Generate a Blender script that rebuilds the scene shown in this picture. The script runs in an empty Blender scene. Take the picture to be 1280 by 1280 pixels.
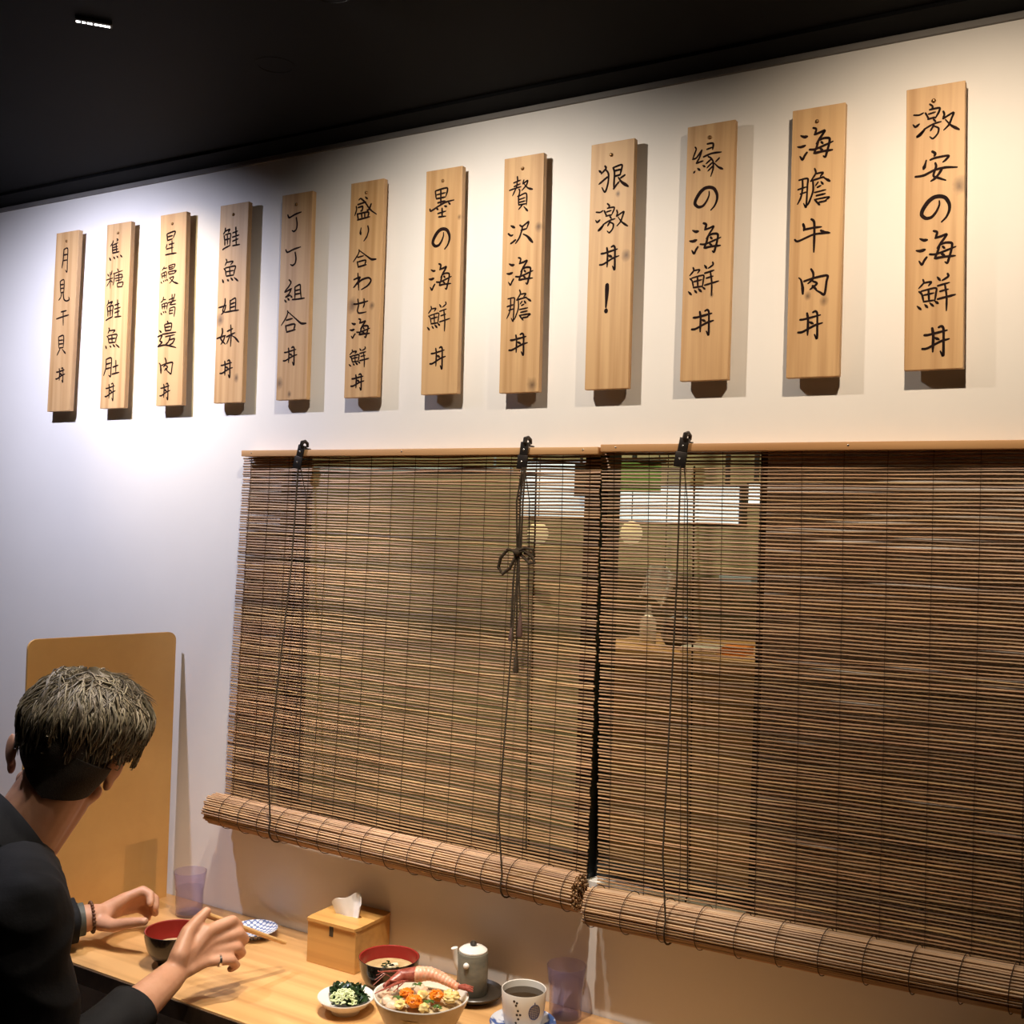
import bpy, bmesh, math, random
from mathutils import Vector, Matrix, noise
S = bpy.context.scene
COL = S.collection
PI = math.pi
# ------------------------------------------------------------------ camera, world, lights, exposure
WALL = 1.7668            # y of the plaque wall
CEIL = 2.393
TOP = 0.75               # counter top height
cam_data = bpy.data.cameras.new('camera'); cam = bpy.data.objects.new('camera', cam_data); COL.objects.link(cam)
cam_data.sensor_width = 36.0; cam_data.lens = 36.0 * 1380 / 1280; cam_data.clip_start = 0.02
_r = Vector((0.85818404, 0.51225805, 0.03334427)); _u = Vector((-0.02127696, -0.02940461, 0.99934111)); _f = Vector((-0.512901, 0.85832806, 0.01433527))
cam.matrix_world = Matrix(((_r.x, _u.x, -_f.x, 0), (_r.y, _u.y, -_f.y, 0), (_r.z, _u.z, -_f.z, 1.6), (0, 0, 0, 1)))
S.camera = cam
W = bpy.data.worlds.new('world'); S.world = W; W.use_nodes = True
W.node_tree.nodes['Background'].inputs[0].default_value = (1, 0.95, 0.9, 1); W.node_tree.nodes['Background'].inputs[1].default_value = 0.02
S.view_settings.view_transform = 'Standard'; S.view_settings.look = 'None'; S.view_settings.gamma = 1; S.view_settings.use_curve_mapping = False
S.view_settings.exposure = 0.6
WARM = (1.0, 0.80, 0.58); NEUT = (1.0, 0.88, 0.74); COOL = (0.81, 0.815, 1.0)
# recessed ceiling downlights, the last two added as unseen room fill: (x, y, aim x, aim y, aim z, power, colour, cone degrees, blend, radius)
DOWNLIGHTS = [
    (-2.12, 1.22, -2.26, 1.767, 1.38, 43, COOL, 142, 1.0, 0.012),
    (-2.00, 1.26, -1.98, 1.767, 2.02, 13, (1.0, 0.76, 0.36), 60, 1.0, 0.012),
    (-1.10, 1.26, -1.10, 1.767, 1.58, 21, NEUT, 136, 1.0, 0.012),
    (-0.28, 1.26, -0.28, 1.767, 1.58, 20, WARM, 136, 1.0, 0.012),
    (-0.82, 1.12, -0.98, 1.58, 0.75, 56, NEUT, 46, 0.8, 0.015),
    (-1.36, 1.42, -1.50, 1.56, 0.75, 54, NEUT, 44, 0.8, 0.015),
    (-2.9, -0.6, -2.9, -0.5, 0, 4, NEUT, 110, 0.6, 0.03),  # unseen fill lamp added behind the seats for bounce, rear left
    (0.3, -1.3, 0.3, -1.3, 0, 4, NEUT, 110, 0.6, 0.03),  # second unseen lamp, added to fill the rear of the room
]
LED_LIGHT = (-1.504, 1.156, -1.60, 1.40, 0.75, 12, NEUT, 50, 0.8, 0.015)

# ------------------------------------------------------------------ helpers
class MB:
    """collects geometry for ONE mesh object"""
    def __init__(s): s.v = []; s.f = []; s.c = []; s.col = (1, 1, 1)
    def _add(s, vs, fs):
        b = len(s.v); s.v += [tuple(p) for p in vs]; s.c += [s.col] * len(vs)
        s.f += [tuple(i + b for i in f) for f in fs]
    def box(s, x0, x1, y0, y1, z0, z1, M=None):
        vs = [Vector((x, y, z)) for z in (z0, z1) for y in (y0, y1) for x in (x0, x1)]
        if M: vs = [M @ p for p in vs]
        s._add(vs, [(0, 2, 3, 1), (4, 5, 7, 6), (0, 1, 5, 4), (2, 6, 7, 3), (0, 4, 6, 2), (1, 3, 7, 5)])
    def tube(s, pts, rad, n=8, cap=True, closed=False):
        pts = [Vector(p) for p in pts]; m = len(pts)
        if not hasattr(rad, '__len__'): rad = [rad] * m
        t0 = (pts[1] - pts[0]).normalized()
        a = t0.orthogonal().normalized(); vs = []
        for i in range(m):
            if closed: t = (pts[(i + 1) % m] - pts[i - 1])
            else: t = pts[min(i + 1, m - 1)] - pts[max(i - 1, 0)]
            t = t.normalized() if t.length > 1e-9 else t0
            a = (a - t * a.dot(t)); a = a.normalized() if a.length > 1e-6 else t.orthogonal().normalized()
            b = t.cross(a)
            for k in range(n):
                q = 2 * PI * k / n
                vs.append(pts[i] + (a * math.cos(q) + b * math.sin(q)) * rad[i])
        fs = []
        for i in range(m if closed else m - 1):
            j = (i + 1) % m
            for k in range(n):
                fs.append((i * n + k, i * n + (k + 1) % n, j * n + (k + 1) % n, j * n + k))
        if cap and not closed:
            fs.append(tuple(reversed(range(n)))); fs.append(tuple(range((m - 1) * n, m * n)))
        s._add(vs, fs)
    def lathe(s, prof, n=32, c=(0, 0, 0), fr=None, close=False):
        """prof [(r,z)]; r=0 closes on the axis; fr(theta) scales the radius; close joins the last ring to the first"""
        c = Vector(c); vs = []; idx = []
        for r, z in prof:
            if r <= 1e-7: idx.append([len(vs)]); vs.append(c + Vector((0, 0, z)))
            else:
                row = []
                for k in range(n):
                    q = 2 * PI * k / n; rr = r * (fr(q) if fr else 1)
                    row.append(len(vs)); vs.append(c + Vector((rr * math.cos(q), rr * math.sin(q), z)))
                idx.append(row)
        fs = []; pr = list(zip(idx, idx[1:]))
        if close: pr.append((idx[-1], idx[0]))
        for A, B in pr:
            if len(A) == 1 and len(B) == 1: continue
            for k in range(n):
                k2 = (k + 1) % n
                if len(A) == 1: fs.append((A[0], B[k2], B[k]))
                elif len(B) == 1: fs.append((A[k], A[k2], B[0]))
                else: fs.append((A[k], A[k2], B[k2], B[k]))
        s._add(vs, fs)
    def ball(s, c, ax, M=None, nu=16, nv=10, jit=0, seed=0):
        c = Vector(c)
        if not hasattr(ax, '__len__'): ax = (ax, ax, ax)
        vs = []; fs = []
        def P(d):
            p = Vector((d[0] * ax[0], d[1] * ax[1], d[2] * ax[2]))
            if jit: p *= 1 + jit * noise.noise(Vector(d) * 1.7 + Vector((seed * 3.1, seed, 0)))
            return c + (M @ p if M else p)
        vs.append(P((0, 0, 1)))
        for i in range(1, nv):
            a = PI * i / nv
            for k in range(nu):
                q = 2 * PI * k / nu
                vs.append(P((math.sin(a) * math.cos(q), math.sin(a) * math.sin(q), math.cos(a))))
        vs.append(P((0, 0, -1)))
        for k in range(nu): fs.append((0, 1 + k, 1 + (k + 1) % nu))
        for i in range(nv - 2):
            for k in range(nu):
                a = 1 + i * nu + k; b = 1 + i * nu + (k + 1) % nu
                fs.append((a, a + nu, b + nu, b))
        L = len(vs) - 1; o = 1 + (nv - 2) * nu
        for k in range(nu): fs.append((L, o + (k + 1) % nu, o + k))
        s._add(vs, fs)
    def caps(s, a, b, ra, rb, n=16):
        """closed tapered capsule"""
        a = Vector(a); b = Vector(b); t = (b - a)
        if t.length < 1e-6: s.ball(a, max(ra, rb)); return
        t.normalize(); pts = []; rs = []
        for k in range(5, 0, -1):
            q = PI / 2 * k / 5.3; pts.append(a - t * ra * math.sin(q)); rs.append(ra * math.cos(q))
        pts.append(a); rs.append(ra); pts.append(b); rs.append(rb)
        for k in range(1, 6):
            q = PI / 2 * k / 5.3; pts.append(b + t * rb * math.sin(q)); rs.append(rb * math.cos(q))
        s.tube(pts, rs, n)
    def chain(s, pts, rads, n=16):
        for i in range(len(pts) - 1): s.caps(pts[i], pts[i + 1], rads[i], rads[i + 1], n)
    def grid(s, fn, nu, nv, thick=None):
        """fn(u,v)->point; with thick: fn2(u,v) back surface, edges closed"""
        vs = [fn(i / nu, j / nv) for j in range(nv + 1) for i in range(nu + 1)]
        w = nu + 1; fs = [(j * w + i, j * w + i + 1, (j + 1) * w + i + 1, (j + 1) * w + i) for j in range(nv) for i in range(nu)]
        if thick:
            o = len(vs); vs += [thick(i / nu, j / nv) for j in range(nv + 1) for i in range(nu + 1)]
            fs += [tuple(o + q for q in reversed(f)) for f in fs]
            rim = [i for i in range(w)] + [j * w + nu for j in range(1, nv + 1)] + [nv * w + i for i in range(nu - 1, -1, -1)] + [j * w for j in range(nv - 1, 0, -1)]
            for a, b in zip(rim, rim[1:] + rim[:1]): fs.append((b, a, a + o, b + o))
        s._add(vs, fs)
    def build(s, name, mat, parent=None, smooth=True, bevel=0, seg=2, world=False, fix=True, auto=None):
        me = bpy.data.meshes.new(name)
        off = Vector((0, 0, 0))
        if world and parent is not None:
            q = parent
            while q is not None: off += q.location; q = q.parent
        me.from_pydata([tuple(Vector(p) - off) for p in s.v], [], s.f); me.update()
        ca = me.color_attributes.new('Col', 'FLOAT_COLOR', 'POINT')
        ca.data.foreach_set('color', [x for c in s.c for x in (c[0], c[1], c[2], 1.0)])
        if bevel or fix:
            bm = bmesh.new(); bm.from_mesh(me)
            if bevel:
                es = [e for e in bm.edges if len(e.link_faces) == 2 and e.calc_face_angle(0) > 0.6]
                bmesh.ops.bevel(bm, geom=es, offset=bevel, segments=seg, affect='EDGES', profile=0.5)
            if fix: bmesh.ops.recalc_face_normals(bm, faces=bm.faces)
            bm.to_mesh(me); bm.free()
        if smooth:
            me.polygons.foreach_set('use_smooth', [True] * len(me.polygons))
            me.set_sharp_from_angle(angle=auto if auto else math.radians(42))
        o = bpy.data.objects.new(name, me); COL.objects.link(o)
        if mat: me.materials.append(mat)
        if parent is not None: o.parent = parent
        return o

def tag(o, label=None, cat=None, group=None, kind=None):
    if label: o['label'] = label
    if cat: o['category'] = cat
    if group: o['group'] = group
    if kind: o['kind'] = kind
    return o
def thing(name, label, cat, loc=(0, 0, 0), rz=0, group=None):
    o = bpy.data.objects.new(name, None); COL.objects.link(o); o.empty_display_size = 0.03
    o.location = loc; o.rotation_euler = (0, 0, rz); return tag(o, label, cat, group)
def struct(name, mb, mat, **k): return tag(mb.build(name, mat, **k), kind='structure')

# ------------------------------------------------------------------ materials
def mat(name, col=(0.8, 0.8, 0.8), rough=0.5, metal=0, vary=None, scale=(1, 1, 1), nscale=8, ramp=None, bump=0, bscale=40, attr=False, emit=None, spec=0.5, trans=0, ior=1.45, sss=0, coat=0):
    """principled; vary = second colour mixed in by object-space noise"""
    m = bpy.data.materials.new(name); m.use_nodes = True; nt = m.node_tree; N = nt.nodes; L = nt.links
    b = N['Principled BSDF']; b.inputs['Roughness'].default_value = rough; b.inputs['Metallic'].default_value = metal
    b.inputs['Specular IOR Level'].default_value = spec; b.inputs['Base Color'].default_value = (*col, 1); b.inputs['IOR'].default_value = ior
    b.inputs['Transmission Weight'].default_value = trans; b.inputs['Coat Weight'].default_value = coat
    if sss: b.inputs['Subsurface Weight'].default_value = sss; b.inputs['Subsurface Radius'].default_value = (0.012, 0.005, 0.003)
    out = None
    tc = N.new('ShaderNodeTexCoord'); mp = N.new('ShaderNodeMapping'); mp.inputs['Scale'].default_value = scale
    L.new(tc.outputs['Object'], mp.inputs['Vector'])
    if vary:
        nz = N.new('ShaderNodeTexNoise'); nz.inputs['Scale'].default_value = nscale; nz.inputs['Detail'].default_value = 5; nz.inputs['Roughness'].default_value = 0.6
        L.new(mp.outputs[0], nz.inputs['Vector'])
        rp = N.new('ShaderNodeValToRGB'); r0, r1 = ramp if ramp else (0.35, 0.65)
        rp.color_ramp.elements[0].position = r0; rp.color_ramp.elements[1].position = r1
        rp.color_ramp.elements[0].color = (*col, 1); rp.color_ramp.elements[1].color = (*vary, 1)
        L.new(nz.outputs['Fac'], rp.inputs[0]); out = rp.outputs[0]
    if attr:
        at = N.new('ShaderNodeAttribute'); at.attribute_name = 'Col'
        mx = N.new('ShaderNodeMix'); mx.data_type = 'RGBA'; mx.blend_type = 'MULTIPLY'; mx.inputs[0].default_value = 1
        if out: L.new(out, mx.inputs[6])
        else: mx.inputs[6].default_value = (*col, 1)
        L.new(at.outputs['Color'], mx.inputs[7]); out = mx.outputs[2]
    if out: L.new(out, b.inputs['Base Color'])
    if bump:
        n2 = N.new('ShaderNodeTexNoise'); n2.inputs['Scale'].default_value = bscale; n2.inputs['Detail'].default_value = 4
        L.new(mp.outputs[0], n2.inputs['Vector'])
        bp = N.new('ShaderNodeBump'); bp.inputs['Strength'].default_value = bump; bp.inputs['Distance'].default_value = 0.004
        L.new(n2.outputs['Fac'], bp.inputs['Height']); L.new(bp.outputs[0], b.inputs['Normal'])
    if emit:
        b.inputs['Emission Color'].default_value = (*emit[0], 1); b.inputs['Emission Strength'].default_value = emit[1]
    return m
def clear(name, tint, gloss=0.8, body=0.0, bodycol=(0.5, 0.45, 0.7), rough=0.03):
    """thin clear plastic or glass: tinted see-through, fresnel reflection, a little cloudy body"""
    m = bpy.data.materials.new(name); m.use_nodes = True; nt = m.node_tree; N = nt.nodes; L = nt.links
    N.remove(N['Principled BSDF']); o = N['Material Output']
    t = N.new('ShaderNodeBsdfTransparent'); t.inputs[0].default_value = (*tint, 1)
    g = N.new('ShaderNodeBsdfGlossy'); g.inputs['Roughness'].default_value = rough
    lw = N.new('ShaderNodeLayerWeight'); p4 = N.new('ShaderNodeMath'); p4.operation = 'POWER'; p4.inputs[1].default_value = 4; L.new(lw.outputs['Facing'], p4.inputs[0])
    ma = N.new('ShaderNodeMath'); ma.operation = 'MULTIPLY_ADD'; ma.inputs[1].default_value = gloss; ma.inputs[2].default_value = 0.03; L.new(p4.outputs[0], ma.inputs[0])
    mx = N.new('ShaderNodeMixShader'); L.new(ma.outputs[0], mx.inputs[0]); L.new(g.outputs[0], mx.inputs[2])
    if body:
        d = N.new('ShaderNodeBsdfDiffuse'); d.inputs[0].default_value = (*bodycol, 1)
        m2 = N.new('ShaderNodeMixShader'); m2.inputs[0].default_value = body
        L.new(t.outputs[0], m2.inputs[1]); L.new(d.outputs[0], m2.inputs[2]); L.new(m2.outputs[0], mx.inputs[1])
    else: L.new(t.outputs[0], mx.inputs[1])
    L.new(mx.outputs[0], o.inputs['Surface']); return m
def wood(name, c0, c1, c2, axis, fine=60, coarse=6, rough=0.5, knots=(), bump=0.08, coat=0, edge=None):
    """straight-grained wood: noise stretched along axis (0 x, 1 y, 2 z) + dark knots [(x,y,z,radius)] in object space"""
    m = bpy.data.materials.new(name); m.use_nodes = True; nt = m.node_tree; N = nt.nodes; L = nt.links
    b = N['Principled BSDF']; b.inputs['Roughness'].default_value = rough; b.inputs['Coat Weight'].default_value = coat; b.inputs['Coat Roughness'].default_value = 0.25
    tc = N.new('ShaderNodeTexCoord'); inf = N.new('ShaderNodeObjectInfo')
    ad = N.new('ShaderNodeVectorMath'); ad.operation = 'MULTIPLY_ADD'; ad.inputs[1].default_value = (1, 1, 1)
    mr = N.new('ShaderNodeMath'); mr.operation = 'MULTIPLY'; mr.inputs[1].default_value = 37.0; L.new(inf.outputs['Random'], mr.inputs[0])
    L.new(tc.outputs['Object'], ad.inputs[0]); L.new(mr.outputs[0], ad.inputs[2])
    def nz(sc, st, det):
        mp = N.new('ShaderNodeMapping'); v = [1, 1, 1]; v[axis] = st; mp.inputs['Scale'].default_value = v
        L.new(ad.outputs[0], mp.inputs[0]); n = N.new('ShaderNodeTexNoise'); n.inputs['Scale'].default_value = sc; n.inputs['Detail'].default_value = det
        L.new(mp.outputs[0], n.inputs['Vector']); return n.outputs['Fac']
    a = nz(coarse, 0.12, 3); f = nz(fine, 0.03, 4)
    r1 = N.new('ShaderNodeValToRGB'); r1.color_ramp.elements[0].position = 0.32; r1.color_ramp.elements[1].position = 0.68
    r1.color_ramp.elements[0].color = (*c0, 1); r1.color_ramp.elements[1].color = (*c1, 1); L.new(a, r1.inputs[0])
    r2 = N.new('ShaderNodeValToRGB'); r2.color_ramp.elements[0].position = 0.42; r2.color_ramp.elements[1].position = 0.72
    r2.color_ramp.elements[0].color = (0, 0, 0, 1); r2.color_ramp.elements[1].color = (1, 1, 1, 1); L.new(f, r2.inputs[0])
    mx = N.new('ShaderNodeMix'); mx.data_type = 'RGBA'; L.new(r2.outputs[0], mx.inputs[0]); L.new(r1.outputs[0], mx.inputs[6]); mx.inputs[7].default_value = (*c2, 1)
    out = mx.outputs[2]
    for x, y, z, r in knots:
        sb = N.new('ShaderNodeVectorMath'); sb.operation = 'SUBTRACT'; L.new(tc.outputs['Object'], sb.inputs[0]); sb.inputs[1].default_value = (x, y, z)
        wz = N.new('ShaderNodeTexNoise'); wz.inputs['Scale'].default_value = 60; L.new(tc.outputs['Object'], wz.inputs['Vector'])
        sc = N.new('ShaderNodeVectorMath'); sc.operation = 'MULTIPLY'; L.new(sb.outputs[0], sc.inputs[0]); sc.inputs[1].default_value = (1, 0, 0.75)
        ln = N.new('ShaderNodeVectorMath'); ln.operation = 'LENGTH'; L.new(sc.outputs[0], ln.inputs[0])
        wm = N.new('ShaderNodeMath'); wm.operation = 'MULTIPLY_ADD'; L.new(wz.outputs['Fac'], wm.inputs[0]); wm.inputs[1].default_value = r * 0.9; L.new(ln.outputs['Value'], wm.inputs[2])
        rp = N.new('ShaderNodeMapRange'); rp.inputs[1].default_value = r * 0.55; rp.inputs[2].default_value = r * 1.5; rp.inputs[3].default_value = 0.85; rp.inputs[4].default_value = 0
        L.new(wm.outputs[0], rp.inputs[0])
        m2 = N.new('ShaderNodeMix'); m2.data_type = 'RGBA'; L.new(rp.outputs[0], m2.inputs[0]); L.new(out, m2.inputs[6]); m2.inputs[7].default_value = (0.09, 0.045, 0.02, 1); out = m2.outputs[2]
    L.new(out, b.inputs['Base Color'])
    bp = N.new('ShaderNodeBump'); bp.inputs['Strength'].default_value = bump; bp.inputs['Distance'].default_value = 0.002; L.new(f, bp.inputs['Height']); L.new(bp.outputs[0], b.inputs['Normal'])
    return m
M = {}
M['wall'] = mat('white_wall_paint', (0.80, 0.775, 0.75), 0.75, vary=(0.77, 0.745, 0.72), nscale=3, bump=0.02, bscale=90)
M['ceiling'] = mat('black_ceiling_paint', (0.0026, 0.0026, 0.003), 0.7, spec=0.06, vary=(0.004, 0.004, 0.0045), nscale=2)
M['grey_trim'] = mat('grey_top_strip', (0.16, 0.15, 0.145), 0.6, vary=(0.2, 0.19, 0.18))
M['floor'] = wood('dark_floor_boards', (0.06, 0.035, 0.02), (0.09, 0.055, 0.03), (0.05, 0.03, 0.018), 1, 40, 5, 0.5)
M['room'] = mat('beige_room_paint', (0.42, 0.36, 0.29), 0.8, vary=(0.38, 0.32, 0.26), nscale=2)
M['kitchen'] = mat('kitchen_tan_paint', (0.42, 0.39, 0.25), 0.8, vary=(0.36, 0.33, 0.21), nscale=1.5)
M['frame'] = mat('dark_teal_window_frame', (0.012, 0.018, 0.022), 0.45, vary=(0.015, 0.021, 0.025))
M['pane'] = clear('window_glass', (0.93, 0.96, 0.95))
M['ink'] = mat('black_brush_ink', (0.009, 0.005, 0.005), 0.7, spec=0.08, vary=(0.02, 0.009, 0.008), nscale=60)
M['brass'] = mat('brass_nail', (0.35, 0.2, 0.08), 0.35, 0.9, vary=(0.25, 0.14, 0.06))
M['slat'] = mat('bamboo_slat', (0.50, 0.315, 0.165), 0.5, vary=(0.33, 0.185, 0.09), scale=(3, 40, 40), nscale=4, attr=True)
M['rail'] = wood('orange_rail_wood', (0.58, 0.33, 0.15), (0.64, 0.38, 0.18), (0.46, 0.24, 0.10), 0, 50, 4, 0.45)
M['thread'] = mat('brown_warp_thread', (0.045, 0.022, 0.012), 0.9, vary=(0.06, 0.03, 0.015))
M['iron'] = mat('dark_iron', (0.035, 0.03, 0.027), 0.42, 0.7, vary=(0.05, 0.04, 0.035), nscale=30)
M['rivet'] = mat('bright_rivet', (0.75, 0.73, 0.7), 0.25, 0.9, vary=(0.65, 0.63, 0.6))
M['cord'] = mat('dark_brown_cord', (0.035, 0.022, 0.012), 0.9, vary=(0.06, 0.04, 0.02), nscale=300, bump=0.3, bscale=500)
M['tassel'] = mat('dull_plum_brown_tassel', (0.10, 0.055, 0.045), 0.6, vary=(0.13, 0.075, 0.06))
M['counter'] = wood('orange_counter_wood', (0.62, 0.345, 0.135), (0.70, 0.41, 0.165), (0.46, 0.24, 0.085), 0, 34, 5, 0.38, coat=0.15)
M['board'] = mat('yellow_brown_hardboard', (0.63, 0.37, 0.125), 0.5, vary=(0.55, 0.31, 0.10), nscale=5, bump=0.05, bscale=60)
M['acrylic'] = clear('clear_acrylic', (0.995, 0.995, 0.99), gloss=0.25)
M['tumbler'] = clear('lavender_plastic', (0.93, 0.91, 0.98), body=0.07, bodycol=(0.42, 0.36, 0.62), rough=0.08)
M['water'] = clear('water', (0.95, 0.95, 0.97))
M['box'] = wood('honey_box_wood', (0.56, 0.30, 0.085), (0.60, 0.33, 0.10), (0.47, 0.24, 0.065), 0, 60, 6, 0.4, coat=0.1)
M['tissue'] = mat('white_tissue', (0.86, 0.85, 0.83), 0.9, vary=(0.8, 0.79, 0.78), bump=0.1, bscale=60)
M['black_lacquer'] = mat('black_lacquer', (0.012, 0.009, 0.008), 0.22, vary=(0.02, 0.012, 0.01), coat=0.4)
M['red_lacquer'] = mat('red_lacquer', (0.28, 0.025, 0.018), 0.28, vary=(0.24, 0.02, 0.015), coat=0.3)
M['miso'] = mat('cloudy_miso_soup', (0.36, 0.24, 0.10), 0.15, vary=(0.55, 0.42, 0.22), nscale=40)
M['tofu'] = mat('pale_tofu', (0.8, 0.7, 0.48), 0.5, vary=(0.7, 0.58, 0.36), nscale=60)
M['white_glaze'] = mat('white_glazed_ceramic', (0.80, 0.76, 0.69), 0.2, vary=(0.76, 0.72, 0.64), nscale=20)
M['beige_glaze'] = mat('beige_glazed_ceramic', (0.60, 0.47, 0.30), 0.3, vary=(0.52, 0.40, 0.25), nscale=30)
M['grey_glaze'] = mat('grey_green_ceramic', (0.24, 0.225, 0.17), 0.4, vary=(0.17, 0.165, 0.13), nscale=30, scale=(1, 1, 3), bump=0.15, bscale=60)
M['dark_glaze'] = mat('dark_brown_ceramic', (0.03, 0.024, 0.018), 0.3, vary=(0.05, 0.04, 0.03))
M['tea'] = mat('dark_tea', (0.035, 0.022, 0.012), 0.06, vary=(0.045, 0.03, 0.016))
M['navy'] = mat('navy_underglaze', (0.03, 0.045, 0.14), 0.3, vary=(0.05, 0.07, 0.2))
M['dot'] = mat('brown_black_dots', (0.03, 0.024, 0.02), 0.4, vary=(0.05, 0.04, 0.03))
M['wakame'] = mat('dark_green_seaweed', (0.012, 0.028, 0.010), 0.25, vary=(0.025, 0.05, 0.016), nscale=60)
M['scallion'] = mat('pale_green_scallion', (0.62, 0.72, 0.34), 0.5, vary=(0.75, 0.80, 0.52), nscale=60)
M['rice'] = mat('vinegared_rice', (0.66, 0.52, 0.30), 0.6, vary=(0.50, 0.36, 0.18), nscale=60, bump=0.4, bscale=200)
M['shrimp_body'] = mat('pink_shrimp_flesh', (0.80, 0.34, 0.20), 0.35, vary=(0.86, 0.56, 0.40), nscale=90, sss=0.2)
M['shrimp_head'] = mat('dark_red_shrimp_shell', (0.22, 0.035, 0.022), 0.3, vary=(0.42, 0.12, 0.08), nscale=120)
M['orange'] = mat('orange_roe', (0.90, 0.27, 0.015), 0.3, vary=(0.82, 0.20, 0.01), nscale=120, bump=0.5, bscale=220)
M['egg'] = mat('yellow_egg', (0.78, 0.52, 0.14), 0.5, vary=(0.84, 0.66, 0.30), nscale=80)
M['fish'] = mat('pale_raw_fish', (0.74, 0.55, 0.38), 0.35, vary=(0.62, 0.40, 0.26), nscale=60)
M['leaf'] = mat('green_leaf', (0.05, 0.12, 0.02), 0.4, vary=(0.09, 0.17, 0.03), nscale=40)
M['chop'] = wood('pale_chopstick_wood', (0.62, 0.38, 0.15), (0.68, 0.43, 0.18), (0.52, 0.30, 0.11), 0, 80, 8, 0.45)
M['skin'] = mat('skin', (0.56, 0.30, 0.19), 0.45, vary=(0.50, 0.25, 0.15), nscale=25, sss=0.08, bump=0.05, bscale=180)
M['shirt'] = mat('black_shirt_cloth', (0.006, 0.006, 0.007), 0.8, vary=(0.010, 0.010, 0.0115), nscale=30, bump=0.1, bscale=250, spec=0.3)
M['trousers'] = mat('black_trouser_cloth', (0.012, 0.012, 0.014), 0.9, vary=(0.018, 0.018, 0.02), nscale=30)
M['hair'] = mat('ash_brown_hair', (0.20, 0.168, 0.115), 0.5, vary=(0.12, 0.098, 0.066), nscale=30, attr=True, spec=0.3)
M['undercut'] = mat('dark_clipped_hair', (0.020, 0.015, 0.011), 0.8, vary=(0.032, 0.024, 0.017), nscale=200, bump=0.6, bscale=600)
M['strap'] = mat('grey_green_watch_strap', (0.06, 0.065, 0.055), 0.6, vary=(0.08, 0.085, 0.07))
M['bead'] = mat('brown_beads', (0.09, 0.035, 0.018), 0.35, vary=(0.14, 0.06, 0.03))
M['silver'] = mat('silver', (0.75, 0.72, 0.68), 0.2, 1.0, vary=(0.7, 0.67, 0.62))
M['eye'] = mat('eye_white', (0.8, 0.77, 0.72), 0.15, vary=(0.78, 0.75, 0.7))
# ------------------------------------------------------------------ setting
WX0, WX1, WZ0, WZ1 = -1.630, -0.570, 0.980, 1.7455       # window opening in the plaque wall
m = MB()
for x0, x1, z0, z1 in ((-3.7, WX0, 0, CEIL + 0.1), (WX1, 1.7, 0, CEIL + 0.1), (WX0, WX1, 0, WZ0), (WX0, WX1, WZ1, CEIL + 0.1)):
    m.box(x0, x1, WALL, WALL + 0.10, z0, z1)
struct('wall_front', m, M['wall'], smooth=False)
m = MB(); m.box(-3.7, 1.7, -2.6, WALL + 0.1, -0.06, 0); struct('floor', m, M['floor'], smooth=False)
m = MB(); m.box(-3.7, 1.7, -2.6, WALL + 0.1, CEIL, CEIL + 0.08); struct('ceiling', m, M['ceiling'], smooth=False)
m = MB(); m.box(-3.7, -3.6, -2.6, WALL, 0, CEIL); struct('wall_left', m, M['room'], smooth=False)
m = MB(); m.box(1.6, 1.7, -2.6, WALL, 0, CEIL); struct('wall_right', m, M['room'], smooth=False)
m = MB(); m.box(-3.6, 1.6, -2.6, -2.5, 0, CEIL); struct('wall_rear', m, M['room'], smooth=False)
m = MB(); m.box(-3.6, 1.6, WALL - 0.006, WALL, CEIL - 0.016, CEIL); struct('trim_1', m, M['grey_trim'], smooth=False)  # thin grey strip along the top of the wall
m = MB(); m.box(-3.6, 1.6, WALL - 0.075, WALL - 0.006, CEIL - 0.006, CEIL); struct('trim_2', m, M['ceiling'], smooth=False)
# windows: two panes either side of a dark mullion, behind the blinds
MX0, MX1 = -0.909, -0.877
for n, x0, x1 in ((1, WX0, MX0), (2, MX1, WX1)):
    m = MB(); fy0, fy1 = WALL + 0.03, WALL + 0.07; b = 0.022
    bl, br = (b, 0.004) if n == 1 else (0.004, b)
    m.box(x0, x0 + bl, fy0, fy1, WZ0, WZ1); m.box(x1 - br, x1, fy0, fy1, WZ0, WZ1)
    m.box(x0 + bl, x1 - br, fy0, fy1, WZ0, WZ0 + b); m.box(x0 + bl, x1 - br, fy0, fy1, WZ1 - 0.006, WZ1)
    w = struct('window_%d' % n, m, M['frame'], smooth=False)
    g = MB(); g.box(x0 + bl, x1 - br, WALL + 0.048, WALL + 0.053, WZ0 + b, WZ1 - 0.006); g.build('window_pane', M['pane'], w, smooth=False)
m = MB(); m.box(MX0, MX1, WALL + 0.008, WALL + 0.09, WZ0, WZ1); struct('trim_3', m, M['frame'], smooth=False)
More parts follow.
